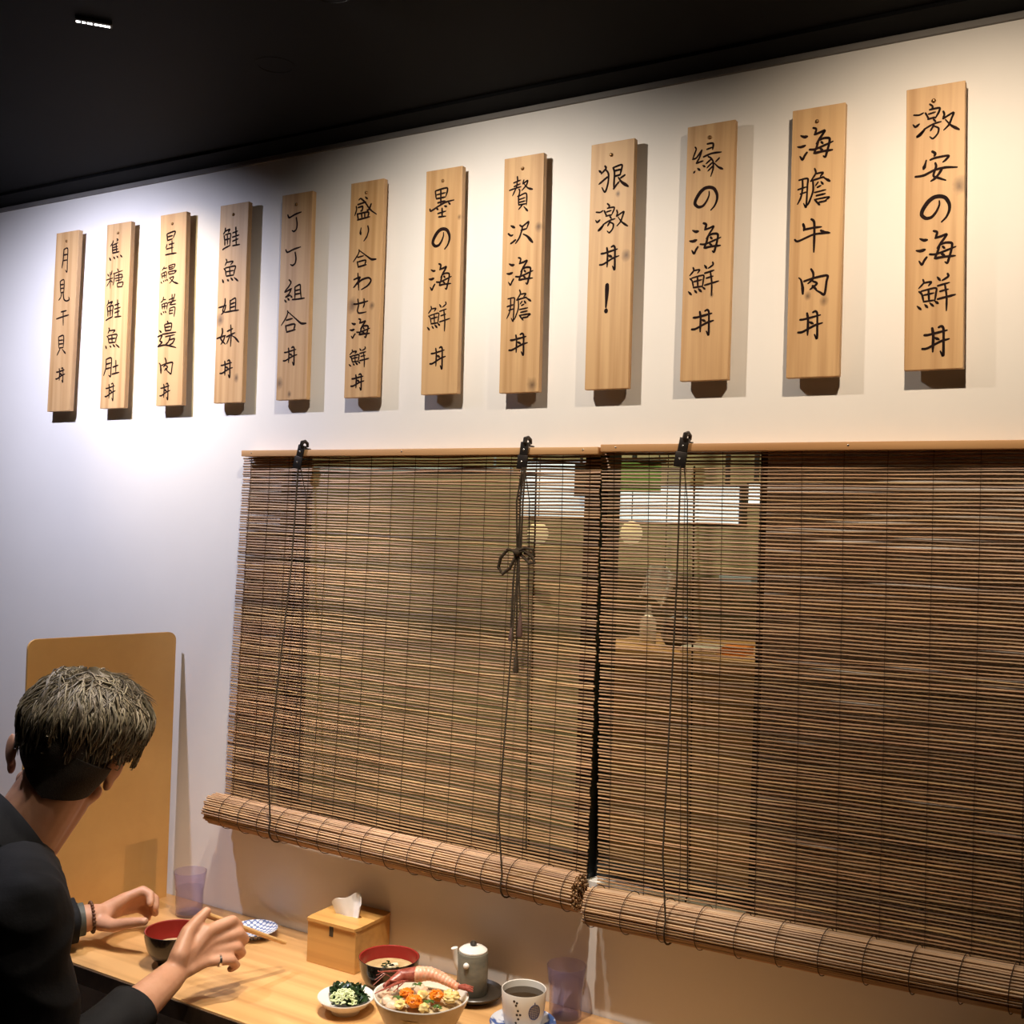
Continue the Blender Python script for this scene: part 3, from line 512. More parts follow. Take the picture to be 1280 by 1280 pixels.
# ------------------------------------------------------------------ the twelve menu plaques
GLYPHS={
'激':'n-299,129 -227,118 -168,141;d-308,-8 -274,-46 -225,-14;n-168,-118 -250,-193 -205,-176 -131,-84;n-88,250 -49,212 -60,174;n-143,132 -121,89 -97,41;n-86,171 41,176 35,119 -8,39;n-99,110 -10,126;n-105,39 -8,52;n-30,23 -3,-13;n-157,-100 -36,-43 69,-24;n-27,-61 -71,-134;n-12,-79 38,-114 28,-188 -33,-250 -76,-217;n95,117 110,67 90,15;n97,14 228,79 208,4 174,-85 108,-150;h127,-6 203,-98 308,-173',
'安':'n-68,250 -22,211 -37,170;h-157,117 -175,40 -194,-19;n-93,117 -11,139 182,147 138,83 98,54;n-17,52 -4,-10 -40,-152 47,-202 148,-250;n-314,-132 -188,-126 -23,-60 141,-40 314,-60;n92,-42 53,-115 -10,-194 -76,-235',
'の':'o60,164 62,81 16,-39 -61,-136 -159,-150 -232,-74 -214,29 -129,167 -31,243 77,250 167,203 229,81 232,-44 186,-164 110,-250',
'海':'d-233,153 -178,125 -130,125;d-280,-22 -223,-33 -158,-19;n-128,-137 -162,-184 -193,-241 -235,-186;n-37,250 12,223 -10,141;n-10,141 70,158 149,179 73,64 19,-15;n54,32 25,-75 -2,-163 110,-152;n54,32 136,57 224,39 219,-61 190,-176 168,-250 136,-230;n-83,-95 -3,-103 123,-68 280,-16;n-10,-162 126,-153 276,-151;n98,2 126,-28;n84,-102 128,-137',
'鮮':'n-177,195 -168,149 -231,79;n-168,149 -69,156 -103,106;n-223,33 -186,-8 -161,-108;n-194,38 -10,68 -4,-8 -18,-112;n-157,-18 -29,2;n-101,46 -90,-106;n-161,-108 -19,-97;d-246,-162 -195,-211;d-146,-147 -109,-188;d-82,-129 -31,-178;d-11,-112 27,-145;d8,217 45,168;n141,250 149,211 73,165;n18,96 165,128;n48,18 154,40;n23,-85 136,-63 246,-40;n110,103 136,-63 137,-250',
'丼':'n-190,113 -107,118 181,177;n-220,-117 -138,-111 77,-8 220,31;n-64,222 -43,95 -45,-174;n44,233 88,250 122,199 129,-30 129,-250 81,-171;d-25,65 50,28',
'膽':'n-195,124 -85,131 -83,42 -88,-148 -95,-250 -127,-194;n-151,125 -147,6 -166,-108 -208,-195;n-206,-1 -96,22;n-175,-63 -87,-45;n6,250 23,204 9,162 -40,95;n31,181 117,184 83,138;n-40,92 91,119 133,123;n-11,77 -6,-41 -47,-167 -74,-223;n56,65 23,21;h127,117 208,59;d92,70 122,30;n50,-2 94,16;n16,-66 160,-48;n39,-112 155,-98;n19,-161 64,-218 87,-239;n33,-159 206,-148 157,-186;n78,-202 172,-195',
'牛':'n-138,190 -120,131 -127,91;n-119,104 3,117 131,119;n-254,-34 -204,-63 5,12 150,20 254,14;n125,63 182,33 254,14;n-18,250 24,196 31,-40 30,-250',
'肉':'h-293,102 -248,58 -210,-80 -201,-213;n-179,29 31,77 293,102 284,-11 249,-250 159,-210 70,-158;n-42,250 5,168 -2,58 -99,-22;n10,12 88,-38 -51,-137;n1,-75 81,-152',
'縁':'n-218,228 -201,188 -253,58;n-253,50 -189,65 -105,173;n-104,165 -141,57 -194,-18;n-186,-20 -76,2;d-207,-134 -230,-161;d-168,-98 -127,-134;d-81,-65 -40,-93;n-12,250 83,244 78,154;n-17,168 77,189;n-70,62 64,96 221,95;n10,54 53,26 92,-36 95,-142 60,-250;n44,0 -26,-49;n72,-49 -8,-113;n83,-103 9,-164;n193,9 132,-42;h108,-54 181,-124 253,-164',
'狠':'n-176,250 -156,200 -249,110;d-296,180 -251,139;n-156,176 -101,90 -103,-83 -158,-250 -223,-155;n-125,30 -210,-29 -287,-83;n-9,187 20,104 18,-68 14,-209;n-10,195 161,226 156,133 134,41;n19,129 147,142;n23,25 143,40;n14,-209 71,-138 122,-89;n229,21 136,-29;h102,-8 174,-104 296,-198',
'！':'w6,250 5,134 2,-15 -6,-173;p0,-233 1,-250',
'贅':'n-67,250 -58,190;n-124,170 -11,196;n-116,117 -16,144;n-189,73 -95,90 0,102;n-65,192 -75,111 -107,45 -138,-10;n-33,70 -19,45 -30,-11 -56,-31;n43,189 25,139;n32,138 104,174 86,113 15,47;h52,129 114,69 189,42;n-36,-34 -31,-151;n-29,-29 90,-3 97,-167;n-20,-77 72,-59;n-19,-117 75,-106;n-25,-152 90,-148;n36,-153 -29,-215;h57,-185 119,-250',
'沢':'d-257,209 -158,151;n-315,21 -248,-33 -194,-20;n-125,-148 -198,-196 -251,-227;n-20,192 45,157 200,250 154,89;n16,67 154,89;n45,157 28,48 -30,-112 -122,-232;h73,-31 182,-98 315,-250',
'墨':'n-152,222 -128,89;n-143,229 105,250 83,109;n-32,229 -21,-46;n-112,156 71,171;n-118,85 74,94;n-88,8 68,26;n-259,-86 -230,-120 -76,-55 87,1 259,18;d-121,-83 -77,-112;d142,-13 181,-48;d54,-63 106,-80;n-80,-184 94,-159;n9,-103 15,-241;n-58,-247 97,-250',
'盛':'d-31,250 36,199;n-200,204 -151,227 -36,137 80,-4 173,-94 306,-181;n-226,99 -6,134;n-274,63 -261,-11 -306,-141;n-212,31 -93,40 -104,-45 -148,-57;n146,67 91,-45 32,-59;n-236,-110 -201,-241;n-216,-115 74,-107 59,-223;n-115,-116 -101,-213;n-25,-111 -21,-214;n-220,-250 119,-215',
'り':'h-151,214 -176,87 -156,-7;n139,250 176,97 112,-106 -14,-250',
'合':'n-226,250 -212,209 -270,94 -428,-81;h-187,216 47,63 253,-67 428,-82;n-255,33 -41,62;n-275,-96 -229,-250;n-236,-99 41,-76 9,-212;n-229,-250 72,-208',
'わ':'n-177,250 -126,-250;n-320,77 -86,124 -255,-99 -331,-160;n-255,-99 -11,49 235,84 331,-8 211,-149 -19,-242',
'せ':'n-359,89 -173,84 359,151;n-161,250 -115,26 -163,-146 -102,-243 64,-250 285,-230;n153,240 179,62 130,-64',
'丁':'n-261,221 -197,145 25,210 261,250;n75,113 113,-63 89,-196 2,-250 -75,-218',
'組':'n-190,250 -129,189 -196,94 -311,4;n-310,-17 -218,6 -101,47;n-114,38 -175,-67 -277,-135;n-277,-135 -134,-101;d-314,-196 -259,-250;d-217,-167 -168,-211;d-133,-110 -78,-154;n3,58 14,-182;n2,68 157,115 176,-17 210,-188;n19,-13 162,5;n24,-93 167,-84;n-63,-206 94,-208 314,-202',
'鮭':'n-208,250 -215,181 -266,116;n-205,179 -67,211 -118,146;n-243,82 -214,-53 -209,-154;n-200,93 -41,107 -45,-24 -49,-156;n-194,-24 -67,-9;n-136,94 -125,-140;n-269,-250 -195,-218 -37,-172;n33,114 189,143;n27,14 236,46;n42,-81 209,-44;n48,-189 269,-181;n122,236 142,25;n144,-6 154,-184',
'魚':'n-138,250 -116,204 -161,120;n-104,181 65,187 -1,120;n-188,50 -145,2 -119,-117;n-148,61 131,79 116,-22 91,-121;n-123,-22 95,-13;n-27,50 -9,-112;n-108,-118 91,-114;d-227,-181 -192,-250;d-85,-194 -43,-226;d14,-165 77,-222;d114,-167 227,-249',
'姐':'n-181,250 -174,105 -269,-132 -113,-199;n-444,-19 -245,10 -125,36;n-139,14 -192,-137 -324,-250;n51,176 68,-179;n51,155 273,237 298,69 294,-162;n72,53 265,93;n78,-58 272,-27;n-114,-188 189,-166 444,-162',
'妹':'n-196,187 -180,90 -228,-53 -76,-183;n-352,-38 -197,-6 -75,18;n-97,3 -148,-107 -221,-183;n-25,112 149,165;n-41,-16 220,64;n78,250 102,7 93,-250;n68,9 -32,-179;h114,6 226,-48 352,-160',
'星':'n-174,210 -143,61;n-162,217 123,250 62,112;n-124,148 37,163;n-131,68 40,90;n-160,-27 -191,-101;n-80,-27 103,-14;n-167,-123 73,-104;n20,44 35,-232;n-195,-250 -23,-242 195,-240',
'鰻':'n-196,210 -265,131;n-202,172 -98,183;n-285,47 -242,-76;n-261,53 -116,82 -120,-70;n-188,55 -181,-65;n-246,-16 -124,-1;d-299,-156 -260,-191;d-220,-130 -188,-159;d-155,-115 -126,-146;d-95,-106 -64,-137;n-39,228 -23,142;n-28,227 176,250 133,153;n-13,178 118,193;n-10,129 121,145;n-43,76 -16,5;n-32,74 221,85 164,23;n-16,10 176,22;n1,-89 144,-60 102,-148 8,-217;h27,-100 152,-196 299,-250',
'鰭':'n-158,211 -175,137 -237,96;n-154,151 -79,152;n-202,48 -175,-59;n-181,55 -31,66 -45,-68;n-116,57 -110,-63;n-178,-6 -49,7;d-225,-138 -190,-185;d-155,-113 -127,-145;d-96,-110 -62,-142;n19,137 176,177;n109,249 116,99;n0,70 233,112;n189,250 148,112 36,15;n78,20 237,30;n51,-61 46,-165;n61,-54 209,-42 205,-177 189,-250;n64,-110 159,-106;n46,-176 152,-172',
'邊':'n-6,250 21,207;n-78,188 -47,64;n-54,197 106,204 93,73;n-41,140 84,150;n-47,74 92,80;n-119,16 229,35;n-41,-35 196,-11;n84,-50 39,-134 -43,-189;n73,-101 200,-84 151,-165 77,-188;d-209,91 -157,53;n-244,-23 -133,-2 -188,-103 -126,-135 -233,-200;n-233,-207 -33,-189 244,-250',
'焦':'n-120,216 -135,168 -224,94;n-148,136 -127,-81;n25,250 63,221 16,194;n-102,115 67,155;n-5,138 30,-65;n-118,50 60,65;n-114,-12 75,2;n-120,-82 128,-71;d-245,-186 -192,-250;d-86,-177 -34,-223;d37,-164 88,-210;d169,-153 245,-209',
'糖':'d-302,145 -249,90;n-126,214 -155,105;n-335,-12 -72,22;n-192,183 -167,-250;n-194,-42 -311,-182;n-152,-46 -88,-92;n94,250 138,190;n-65,134 302,190;n-24,139 -27,-38 -67,-175;n36,69 281,88 262,-53;n12,0 326,16;n43,-66 262,-53;n156,123 169,-120;n103,-142 121,-236;n116,-138 335,-124 300,-243;n121,-236 314,-244',
'肚':'n-256,225 -258,-8 -346,-211;n-256,225 -26,250 -22,-70 -36,-250 -114,-211;n-232,95 -41,122;n-240,-35 -49,-7;n65,3 290,45;n184,178 203,-157;n37,-186 346,-148',
'月':'n-51,246 -69,26 -107,-150;n-51,246 101,250 106,-31 107,-250 37,-204;n-44,124 96,130;n-49,5 97,10',
'見':'n-177,232 -140,-39;n-157,240 -21,250 -16,-49;n-137,149 -35,153;n-132,59 -30,64;n-126,-40 -17,-31;n-104,-64 -134,-151 -212,-212;n-36,-69 7,-206 111,-250 212,-227 194,-163',
'干':'n-85,224 198,250;n-322,-4 58,58 322,91;n21,246 50,-250',
'貝':'n-133,223 -100,-63;n-118,232 62,250 66,-63;n-98,136 48,142;n-92,41 53,47;n-86,-63 66,-59;n-62,-98 -163,-250;h33,-103 163,-219',
}
WRITING=[
 [('月',-2.349,2.2198,0.0462,0.0574),('見',-2.3468,2.1455,0.0468,0.0522),('干',-2.3491,2.078,0.0354,0.0352),('貝',-2.3487,2.0108,0.0485,0.0466),('丼',-2.349,1.9374,0.0387,0.0359)],
 [('焦',-2.1629,2.2291,0.0456,0.0489),('糖',-2.1631,2.1594,0.0439,0.0442),('鮭',-2.1622,2.0851,0.0486,0.0471),('魚',-2.1627,2.0184,0.0534,0.0482),('肚',-2.1625,1.9483,0.0392,0.0437),('丼',-2.1642,1.8894,0.0404,0.0415)],
 [('星',-1.975,2.2246,0.0446,0.0514),('鰻',-1.977,2.152,0.0471,0.0454),('鰭',-1.9776,2.0803,0.0526,0.0508),('邊',-1.9776,2.0144,0.0619,0.0617),('肉',-1.9784,1.9428,0.037,0.0364),('丼',-1.9775,1.884,0.0376,0.0378)],
 [('鮭',-1.7855,2.216,0.0476,0.0467),('魚',-1.7853,2.1447,0.0521,0.0508),('姐',-1.7862,2.0658,0.0339,0.0343),('妹',-1.7856,1.9998,0.0469,0.047),('丼',-1.787,1.9273,0.0426,0.0384)],
 [('丁',-1.6043,2.23,0.036,0.0391),('丁',-1.6047,2.157,0.0393,0.0371),('組',-1.596,2.0851,0.0445,0.0465),('合',-1.596,2.0202,0.0401,0.0447),('丼',-1.6022,1.9461,0.0428,0.0383)],
 [('盛',-1.4132,2.2376,0.0456,0.045),('り',-1.4146,2.1851,0.0294,0.0297),('合',-1.4118,2.136,0.034,0.0348),('わ',-1.4158,2.0885,0.0336,0.0342),('せ',-1.4174,2.0385,0.0251,0.0285),('海',-1.4177,1.9931,0.046,0.0386),('鮮',-1.4173,1.9343,0.0519,0.0405),('丼',-1.419,1.884,0.0378,0.0326)],
 [('墨',-1.2262,2.2248,0.0539,0.0547),('の',-1.2251,2.1534,0.0414,0.0392),('海',-1.2246,2.0808,0.047,0.0505),('鮮',-1.2245,2.0026,0.0534,0.0562),('丼',-1.2236,1.9227,0.0408,0.0429)],
 [('贅',-1.0486,2.2194,0.0654,0.0665),('沢',-1.0466,2.1461,0.0418,0.039),('海',-1.0454,2.0755,0.0502,0.0504),('膽',-1.0451,2.0114,0.0605,0.0574),('丼',-1.0435,1.9388,0.0442,0.0402)],
 [('狠',-0.8594,2.2239,0.0486,0.0466),('激',-0.8603,2.1532,0.0511,0.052),('丼',-0.8622,2.0815,0.0421,0.0427),('！',-0.8653,2.0109,0.0464,0.0464)],
 [('縁',-0.6839,2.23,0.053,0.056),('の',-0.6847,2.1642,0.0418,0.0388),('海',-0.6841,2.0985,0.0493,0.0506),('鮮',-0.6847,2.0282,0.0542,0.0561),('丼',-0.684,1.9553,0.0433,0.0425)],
 [('海',-0.5027,2.232,0.0506,0.0497),('膽',-0.5029,2.1602,0.061,0.0608),('牛',-0.503,2.083,0.0549,0.0532),('肉',-0.4999,2.0083,0.0386,0.0418),('丼',-0.5019,1.9391,0.0438,0.0441)],
 [('激',-0.3195,2.2383,0.054,0.0534),('安',-0.3171,2.1687,0.0472,0.0465),('の',-0.3166,2.1025,0.0425,0.0391),('海',-0.3145,2.045,0.0505,0.0507),('鮮',-0.3122,1.9757,0.0552,0.0556),('丼',-0.311,1.9024,0.0433,0.0449)],
]
XL = [(-2.385, -2.395), (-2.198, -2.199), (-2.014, -2.006), (-1.823, -1.822), (-1.641, -1.638), (-1.454, -1.453), (-1.266, -1.261), (-1.087, -1.082), (-0.905, -0.903), (-0.722, -0.722), (-0.541, -0.539), (-0.364, -0.356)]
ZZ = [(2.291, 1.849), (2.291, 1.851), (2.292, 1.852), (2.291, 1.853), (2.291, 1.854), (2.292, 1.853), (2.291, 1.853), (2.290, 1.850), (2.289, 1.850), (2.292, 1.858), (2.290, 1.856), (2.293, 1.860)]
KNOTS = [[], [], [], [(-0.030, 2.036, 0.012), (0.024, 1.905, 0.008)], [(-0.032, 1.888, 0.011), (-0.004, 1.865, 0.006)], [(-0.028, 2.040, 0.013), (0.022, 2.036, 0.007)], [(0.036, 2.19, 0.005)], [(0.034, 2.152, 0.008), (0.030, 1.862, 0.012)],
         [(0.012, 2.192, 0.005), (0.032, 2.082, 0.009)], [(0.010, 2.000, 0.004)], [(-0.010, 1.985, 0.006), (0.016, 1.975, 0.008)], [(0.034, 2.132, 0.011)]]
WORDS = [''.join(g[0] for g in w) for w in WRITING]
PLACE = ['leftmost of the row', 'second from left', 'third from left, in the brightest light', 'fourth from left', 'fifth from left', 'sixth from left', 'seventh from left', 'fifth from right', 'fourth from right', 'third from right', 'second from right', 'rightmost of the row']
TW = 0.025; _k = (WALL - TW) / (WALL - 0.018)      # the planks stand a little off the wall
XL = [(a * _k, b * _k) for a, b in XL]; ZZ = [(1.6 + (a - 1.6) * _k, 1.6 + (b - 1.6) * _k) for a, b in ZZ]
WRITING = [[(c, x * _k, 1.6 + (z - 1.6) * _k, p * _k, q * _k) for c, x, z, p, q in w] for w in WRITING]
def smooth_path(P, closed=False):
    if len(P) == 2: return [P[0].lerp(P[1], k / 6) for k in range(7)]
    out = []
    for i in range(len(P) - 1):
        p0 = P[max(i - 1, 0)]; p1 = P[i]; p2 = P[i + 1]; p3 = P[min(i + 2, len(P) - 1)]
        for k in range(6):
            t = k / 6; out.append((2 * t ** 3 - 3 * t ** 2 + 1) * p1 + (t ** 3 - 2 * t ** 2 + t) * (p2 - p0) * 0.42 + (-2 * t ** 3 + 3 * t ** 2) * p2 + (t ** 3 - t ** 2) * (p3 - p1) * 0.42)
    out.append(P[-1]); return out
PROF = {'n': (0.85, 1.0, 0.9, 1.0, 0.55), 'h': (0.6, 0.75, 1.0, 1.4, 0.85), 'd': (0.5, 0.9, 1.15, 1.25, 0.8), 'o': (0.45, 1.1, 1.45, 1.2, 0.55), 'w': (1.7, 1.8, 1.6, 1.2, 0.7), 'p': (1.9, 2.0, 2.0, 2.0, 1.9)}
def brush(mb, pts, kind, w, y):
    n = len(pts); L = []; Rr = []; pr = PROF[kind]
    for i in range(n):
        t = pts[min(i + 1, n - 1)] - pts[max(i - 1, 0)]
        if t.length < 1e-9: t = Vector((0, -1))
        t.normalize(); nn = Vector((-t.y, t.x)); s = i / (n - 1) * 4; k = min(int(s), 3)
        ww = w * (pr[k] + (pr[k + 1] - pr[k]) * (s - k)) / 2
        L.append(pts[i] + nn * ww); Rr.append(pts[i] - nn * ww)
    for E, sg, idx in ((pts[0], -1, 0), (pts[-1], 1, n - 1)):
        t = (pts[1] - pts[0]) if idx == 0 else (pts[-1] - pts[-2])
        t = t.normalized() if t.length > 1e-9 else Vector((0, -1))
        r = (L[idx] - Rr[idx]).length / 2; nn = Vector((-t.y, t.x))
        fan = [E + (nn * math.cos(q) + t * sg * math.sin(q)) * r for q in [PI * k / 6 for k in range(7)]]
        b = len(mb.v); mb._add([(f.x, y, f.y) for f in fan], [tuple(range(7))])
    vs = [(p.x, y, p.y) for p in L] + [(p.x, y, p.y) for p in Rr]
    mb._add(vs, [(i, i + 1, n + i + 1, n + i) for i in range(n - 1)])
for i in range(12):
    xt, xb = XL[i]; zt, zb = ZZ[i]; w = 0.0845
    xc = (xt + xb + w) / 2
    t = thing('menu_plaque', 'pale wooden wall plaque brushed %s, %s' % (WORDS[i], PLACE[i]), 'sign', (xc, WALL, zb), group='wooden menu plaques in a row on the wall')
    k0 = [(kx, 0, kz - zb, kr) for kx, kz, kr in KNOTS[i]]
    pm = wood('plaque_wood_%d' % i, (0.52, 0.315, 0.145), (0.60, 0.385, 0.19), (0.38, 0.205, 0.08), 2, 60, 9, 0.55, knots=k0)
    yf = WALL - TW; m = MB()
    sl = (xt - xb) / (zt - zb)
    b = len(m.v)
    vs = []
    for y in (yf, yf + 0.012):
        vs += [(xb, y, zb), (xb + w, y, zb), (xt + w, y, zt), (xt, y, zt)]
    m._add(vs, [(0, 1, 2, 3), (7, 6, 5, 4), (0, 4, 5, 1), (1, 5, 6, 2), (2, 6, 7, 3), (3, 7, 4, 0)])
    m.build('plank', pm, t, bevel=0.0009, world=True, smooth=False)
    for si, (ch, cx, cz, sx, sz) in enumerate(WRITING[i]):
        m = MB()
        for j, st in enumerate(GLYPHS[ch].split(';')):
            P = [Vector((cx + int(a) / 500 * sx, cz + int(b) / 500 * sz)) for a, b in (q.split(',') for q in st[1:].split(' '))]
            dense = len(GLYPHS[ch].split(';'))
            wd = 0.0041 * (1.0 if dense < 15 else 0.82) * (0.9 + 0.2 * random.Random(i * 97 + si * 13 + j).random())
            if ch == 'の': wd *= 1.15
            brush(m, smooth_path(P), st[0], wd, yf - 0.0003 - 0.00001 * j)
        m.build('written_character', M['ink'], t, smooth=False, world=True, fix=False)
    m = MB(); xn = xt + w / 2 - 0.002; m.ball((xn, yf - 0.0005, zt - 0.0235), (0.0034, 0.0026, 0.0034), nu=14, nv=8); m.build('nail', M['brass'], t, world=True)
    for z0 in (zt - 0.05, zb + 0.03):
        m = MB(); m.box(xn - 0.015, xn + 0.015, yf + 0.012, WALL, z0, z0 + 0.03); m.build('wall_spacer', M['black'], t, smooth=False, world=True)
# ------------------------------------------------------------------ counter and divider
t = thing('counter_table', 'long narrow orange wooden counter along the wall under the blinds', 'table', (-1.0, 1.58, 0))
m = MB(); m.box(-1.65, 1.5, -0.186, 0.1855, TOP - 0.032, TOP); m.build('table_top', M['counter'], t, bevel=0.001)
m = MB(); m.box(-1.65, 1.5, -0.189, -0.186, TOP - 0.034, TOP - 0.003); m.build('edge_band', M['floor'], t, smooth=False)
m = MB(); m.box(-1.65, 1.5, 0.16, 0.1855, TOP - 0.10, TOP - 0.032); m.build('apron', M['floor'], t, smooth=False)
for x in (-1.5, 0.0, 1.4):
    m = MB(); m.box(x - 0.03, x + 0.03, 0.09, 0.15, 0, TOP - 0.032); m.build('leg', M['black'], t, bevel=0.003)
dx, dy = -1.977 + 1.915, 1.421 - 1.749
t = thing('divider_board', 'tall yellow-brown rounded divider board standing on the counter behind the man', 'divider', (-1.915, 1.749, TOP), math.atan2(dy, dx))
Lb = math.hypot(dx, dy); Hb = 1.341 - TOP; rc = 0.018
out = []
for cx, cz, a0 in ((rc, 0.0, None), (rc, Hb - rc, PI), (Lb - rc, Hb - rc, PI / 2), (Lb, 0.0, None)):
    if a0 is None: out.append((0.0 if cx == rc else Lb, 0.0))
    else: out += [(cx + rc * math.cos(a0 - k * PI / 12), cz + rc * math.sin(a0 - k * PI / 12)) for k in range(7)]
m = MB(); n = len(out); vs = [(x, -0.003, z) for x, z in out] + [(x, 0.003, z) for x, z in out]
m._add(vs, [tuple(range(n)), tuple(reversed(range(n, 2 * n)))] + [(i, (i + 1) % n, n + (i + 1) % n, n + i) for i in range(n)])
m.build('board_panel', M['board'], t, smooth=False, bevel=0.0008)
m = MB(); m.box(0.028, 0.105, 0.003, 0.006, 0.0, 0.135); m.box(0.028, 0.105, 0.006, 0.075, 0.0, 0.003); m.build('acrylic_foot', M['acrylic'], t, bevel=0.0006, smooth=False)

# ------------------------------------------------------------------ tableware
def lacquer_bowl(loc, label, soup):
    t = thing('soup_bowl', label, 'bowl', loc, group='black and red soup bowls')
    m = MB(); m.lathe([(0, 0.006), (0.024, 0.006), (0.024, 0), (0.028, 0), (0.029, 0.008), (0.040, 0.015), (0.049, 0.030), (0.0535, 0.048), (0.0555, 0.0635), (0.0545, 0.0640)], 48); m.build('bowl_outside', M['black_lacquer'], t)
    m = MB(); m.lathe([(0.0545, 0.0640), (0.0525, 0.0630), (0.0510, 0.048), (0.0465, 0.031), (0.038, 0.018), (0.02, 0.0135), (0, 0.0125)], 48); m.build('bowl_inside', M['red_lacquer'], t)
    m = MB(); m.lathe([(0, soup), (0.0505 - (0.05 - soup) * 0.25, soup)], 48); m.build('soup', M['miso'], t)
    return t
t1 = lacquer_bowl((-1.614, 1.4995, TOP), 'black soup bowl with red inside between the hands of the man', 0.031)
t2 = lacquer_bowl((-1.2045, 1.633, TOP), 'black soup bowl with red inside beside the wooden tissue box', 0.042)
R = random.Random(4)
for k in range(5):
    a = R.uniform(0, 6.28); d = R.uniform(0.004, 0.024); m = MB()
    m.box(-0.006, 0.006, -0.005, 0.005, -0.004, 0.004, Matrix.Rotation(R.uniform(0, 3), 4, 'Z'))
    o = simple('tofu_cube', m, M['tofu'], 'small pale tofu cube floating in the soup beside the tissue box', 'food', group='tofu cubes in the soup', bevel=0.001); o.location = (-1.2045 + d * math.cos(a), 1.633 + d * math.sin(a), TOP + 0.0425)
m = MB(); rz = random.Random(2)
for k in range(14):
    a = rz.uniform(0, 6.28); d = rz.uniform(0.0, 0.03)
    c = Vector((-1.2045 + d * math.cos(a), 1.643 + d * 0.6 * math.sin(a), TOP + 0.0432))
    m.tube([c + Vector((0.004 * math.cos(q + k), 0.004 * math.sin(q + k), 0.0008 * math.sin(q * 2))) for q in (0, 1, 2, 3)], 0.0012, 5)
simple('seaweed_shreds', m, M['wakame'], 'dark seaweed shreds floating in the soup beside the tissue box', 'food', fix=False)['kind'] = 'stuff'

def tumbler(loc, label, level, seed):
    t = thing('plastic_tumbler', label, 'glass', loc, group='lavender plastic water tumblers')
    fl = lambda q: 1
    m = MB(); m.lathe([(0, 0.0), (0.026, 0.0), (0.0285, 0.003), (0.0292, 0.052), (0.0305, 0.056), (0.0345, 0.0925), (0.0340, 0.0932), (0.0332, 0.0925), (0.0292, 0.0570), (0.0280, 0.053), (0.0272, 0.006), (0, 0.005)], 40); m.build('tumbler_wall', M['tumbler'], t)
    m = MB(); m.lathe([(0, 0.0055), (0.0268, 0.0065), (0.0276, level if level < 0.053 else 0.053)] + ([(0.0288 + (level - 0.057) * 0.11, level)] if level > 0.053 else []) + [(0, level)], 40); m.build('water', M['water'], t)
    return t
tumbler((-1.788, 1.700, TOP), 'lavender plastic tumbler near the divider board, beside the left hand of the man', 0.058, 1)
tumbler((-0.8875, 1.722, TOP), 'lavender plastic water tumbler behind the white teacup, under the gap between blinds', 0.066, 2)

# small blue and white dish: scale pattern in the shader
def scale_dish():
    m = bpy.data.materials.new('blue_wave_pattern_glaze'); m.use_nodes = True; nt = m.node_tree; N = nt.nodes; L = nt.links; b = N['Principled BSDF']; b.inputs['Roughness'].default_value = 0.2
    tc = N.new('ShaderNodeTexCoord'); mp = N.new('ShaderNodeMapping'); mp.inputs['Scale'].default_value = (1, 1, 0); L.new(tc.outputs['Object'], mp.inputs[0])
    v = N.new('ShaderNodeTexVoronoi'); v.inputs['Scale'].default_value = 110; v.inputs['Randomness'].default_value = 0.12; L.new(mp.outputs[0], v.inputs['Vector'])
    r = N.new('ShaderNodeValToRGB'); r.color_ramp.interpolation = 'CONSTANT'; e = r.color_ramp.elements; e[0].position = 0; e[0].color = (0.72, 0.74, 0.78, 1); e[1].position = 0.42; e[1].color = (0.16, 0.22, 0.42, 1)
    L.new(v.outputs['Distance'], r.inputs[0]); L.new(r.outputs[0], b.inputs['Base Color']); return m
M['wave'] = scale_dish()
t = thing('small_dish', 'small blue and white patterned dish under the chopstick tips', 'dish', (-1.588, 1.690, TOP))
m = MB(); m.lathe([(0, 0.004), (0.020, 0.004), (0.020, 0), (0.023, 0), (0.024, 0.005), (0.038, 0.010), (0.0465, 0.0165), (0.0460, 0.0178), (0.037, 0.0125), (0.022, 0.0075), (0, 0.0068)], 48); m.build('dish_body', M['wave'], t)

# tissue box
t = thing('tissue_box', 'honey-coloured wooden tissue box against the wall', 'box', (-1.359, 1.7075, TOP), 0.02)
m = MB(); m.box(-0.058, 0.058, -0.054, 0.056, 0, 0.080); m.build('box_body', M['box'], t, bevel=0.001, smooth=False)
lid = MB()
def ringface(mb, z0, z1, hx, hy):
    n = 32; ov = []; iv = []
    for k in range(n):
        q = 2 * PI * k / n; c, s = math.cos(q), math.sin(q); f = min(hx / abs(c) if abs(c) > 1e-6 else 9, hy / abs(s) if abs(s) > 1e-6 else 9)
        ov.append((c * f, s * f)); iv.append((0.030 * c, 0.009 * s))
    vs = []
    for z in (z0, z1): vs += [(x, y, z) for x, y in ov] + [(x, y, z) for x, y in iv]
    fs = []
    for k in range(n):
        j = (k + 1) % n
        fs += [(2 * n + k, 2 * n + j, 3 * n + j, 3 * n + k), (k, n + k, n + j, j), (k, j, 2 * n + j, 2 * n + k), (n + k, 3 * n + k, 3 * n + j, n + j)]
    mb._add(vs, fs)
ringface(lid, 0.080, 0.086, 0.0605, 0.0575); lid.build('box_lid', M['box'], t, smooth=False)
m = MB(); m.box(-0.0045, 0.0045, -0.0548, -0.0538, 0.060, 0.079); m.build('finger_notch', M['dark_glaze'], t, smooth=False)
m = MB()
def tis(u, v, o=0.0):
    w = 0.021 + 0.013 * v; a = (u - 0.5) * 2
    y = 0.005 * math.cos(a * 2.2) + 0.016 * v * math.sin(a * 2.6 + 0.6) + o
    return Vector((w * a * (1 - 0.15 * v) - 0.002 * v, y, 0.070 + 0.052 * v * (1.02 - 0.28 * abs(a) ** 1.3) + 0.004 * v * math.sin(a * 6)))
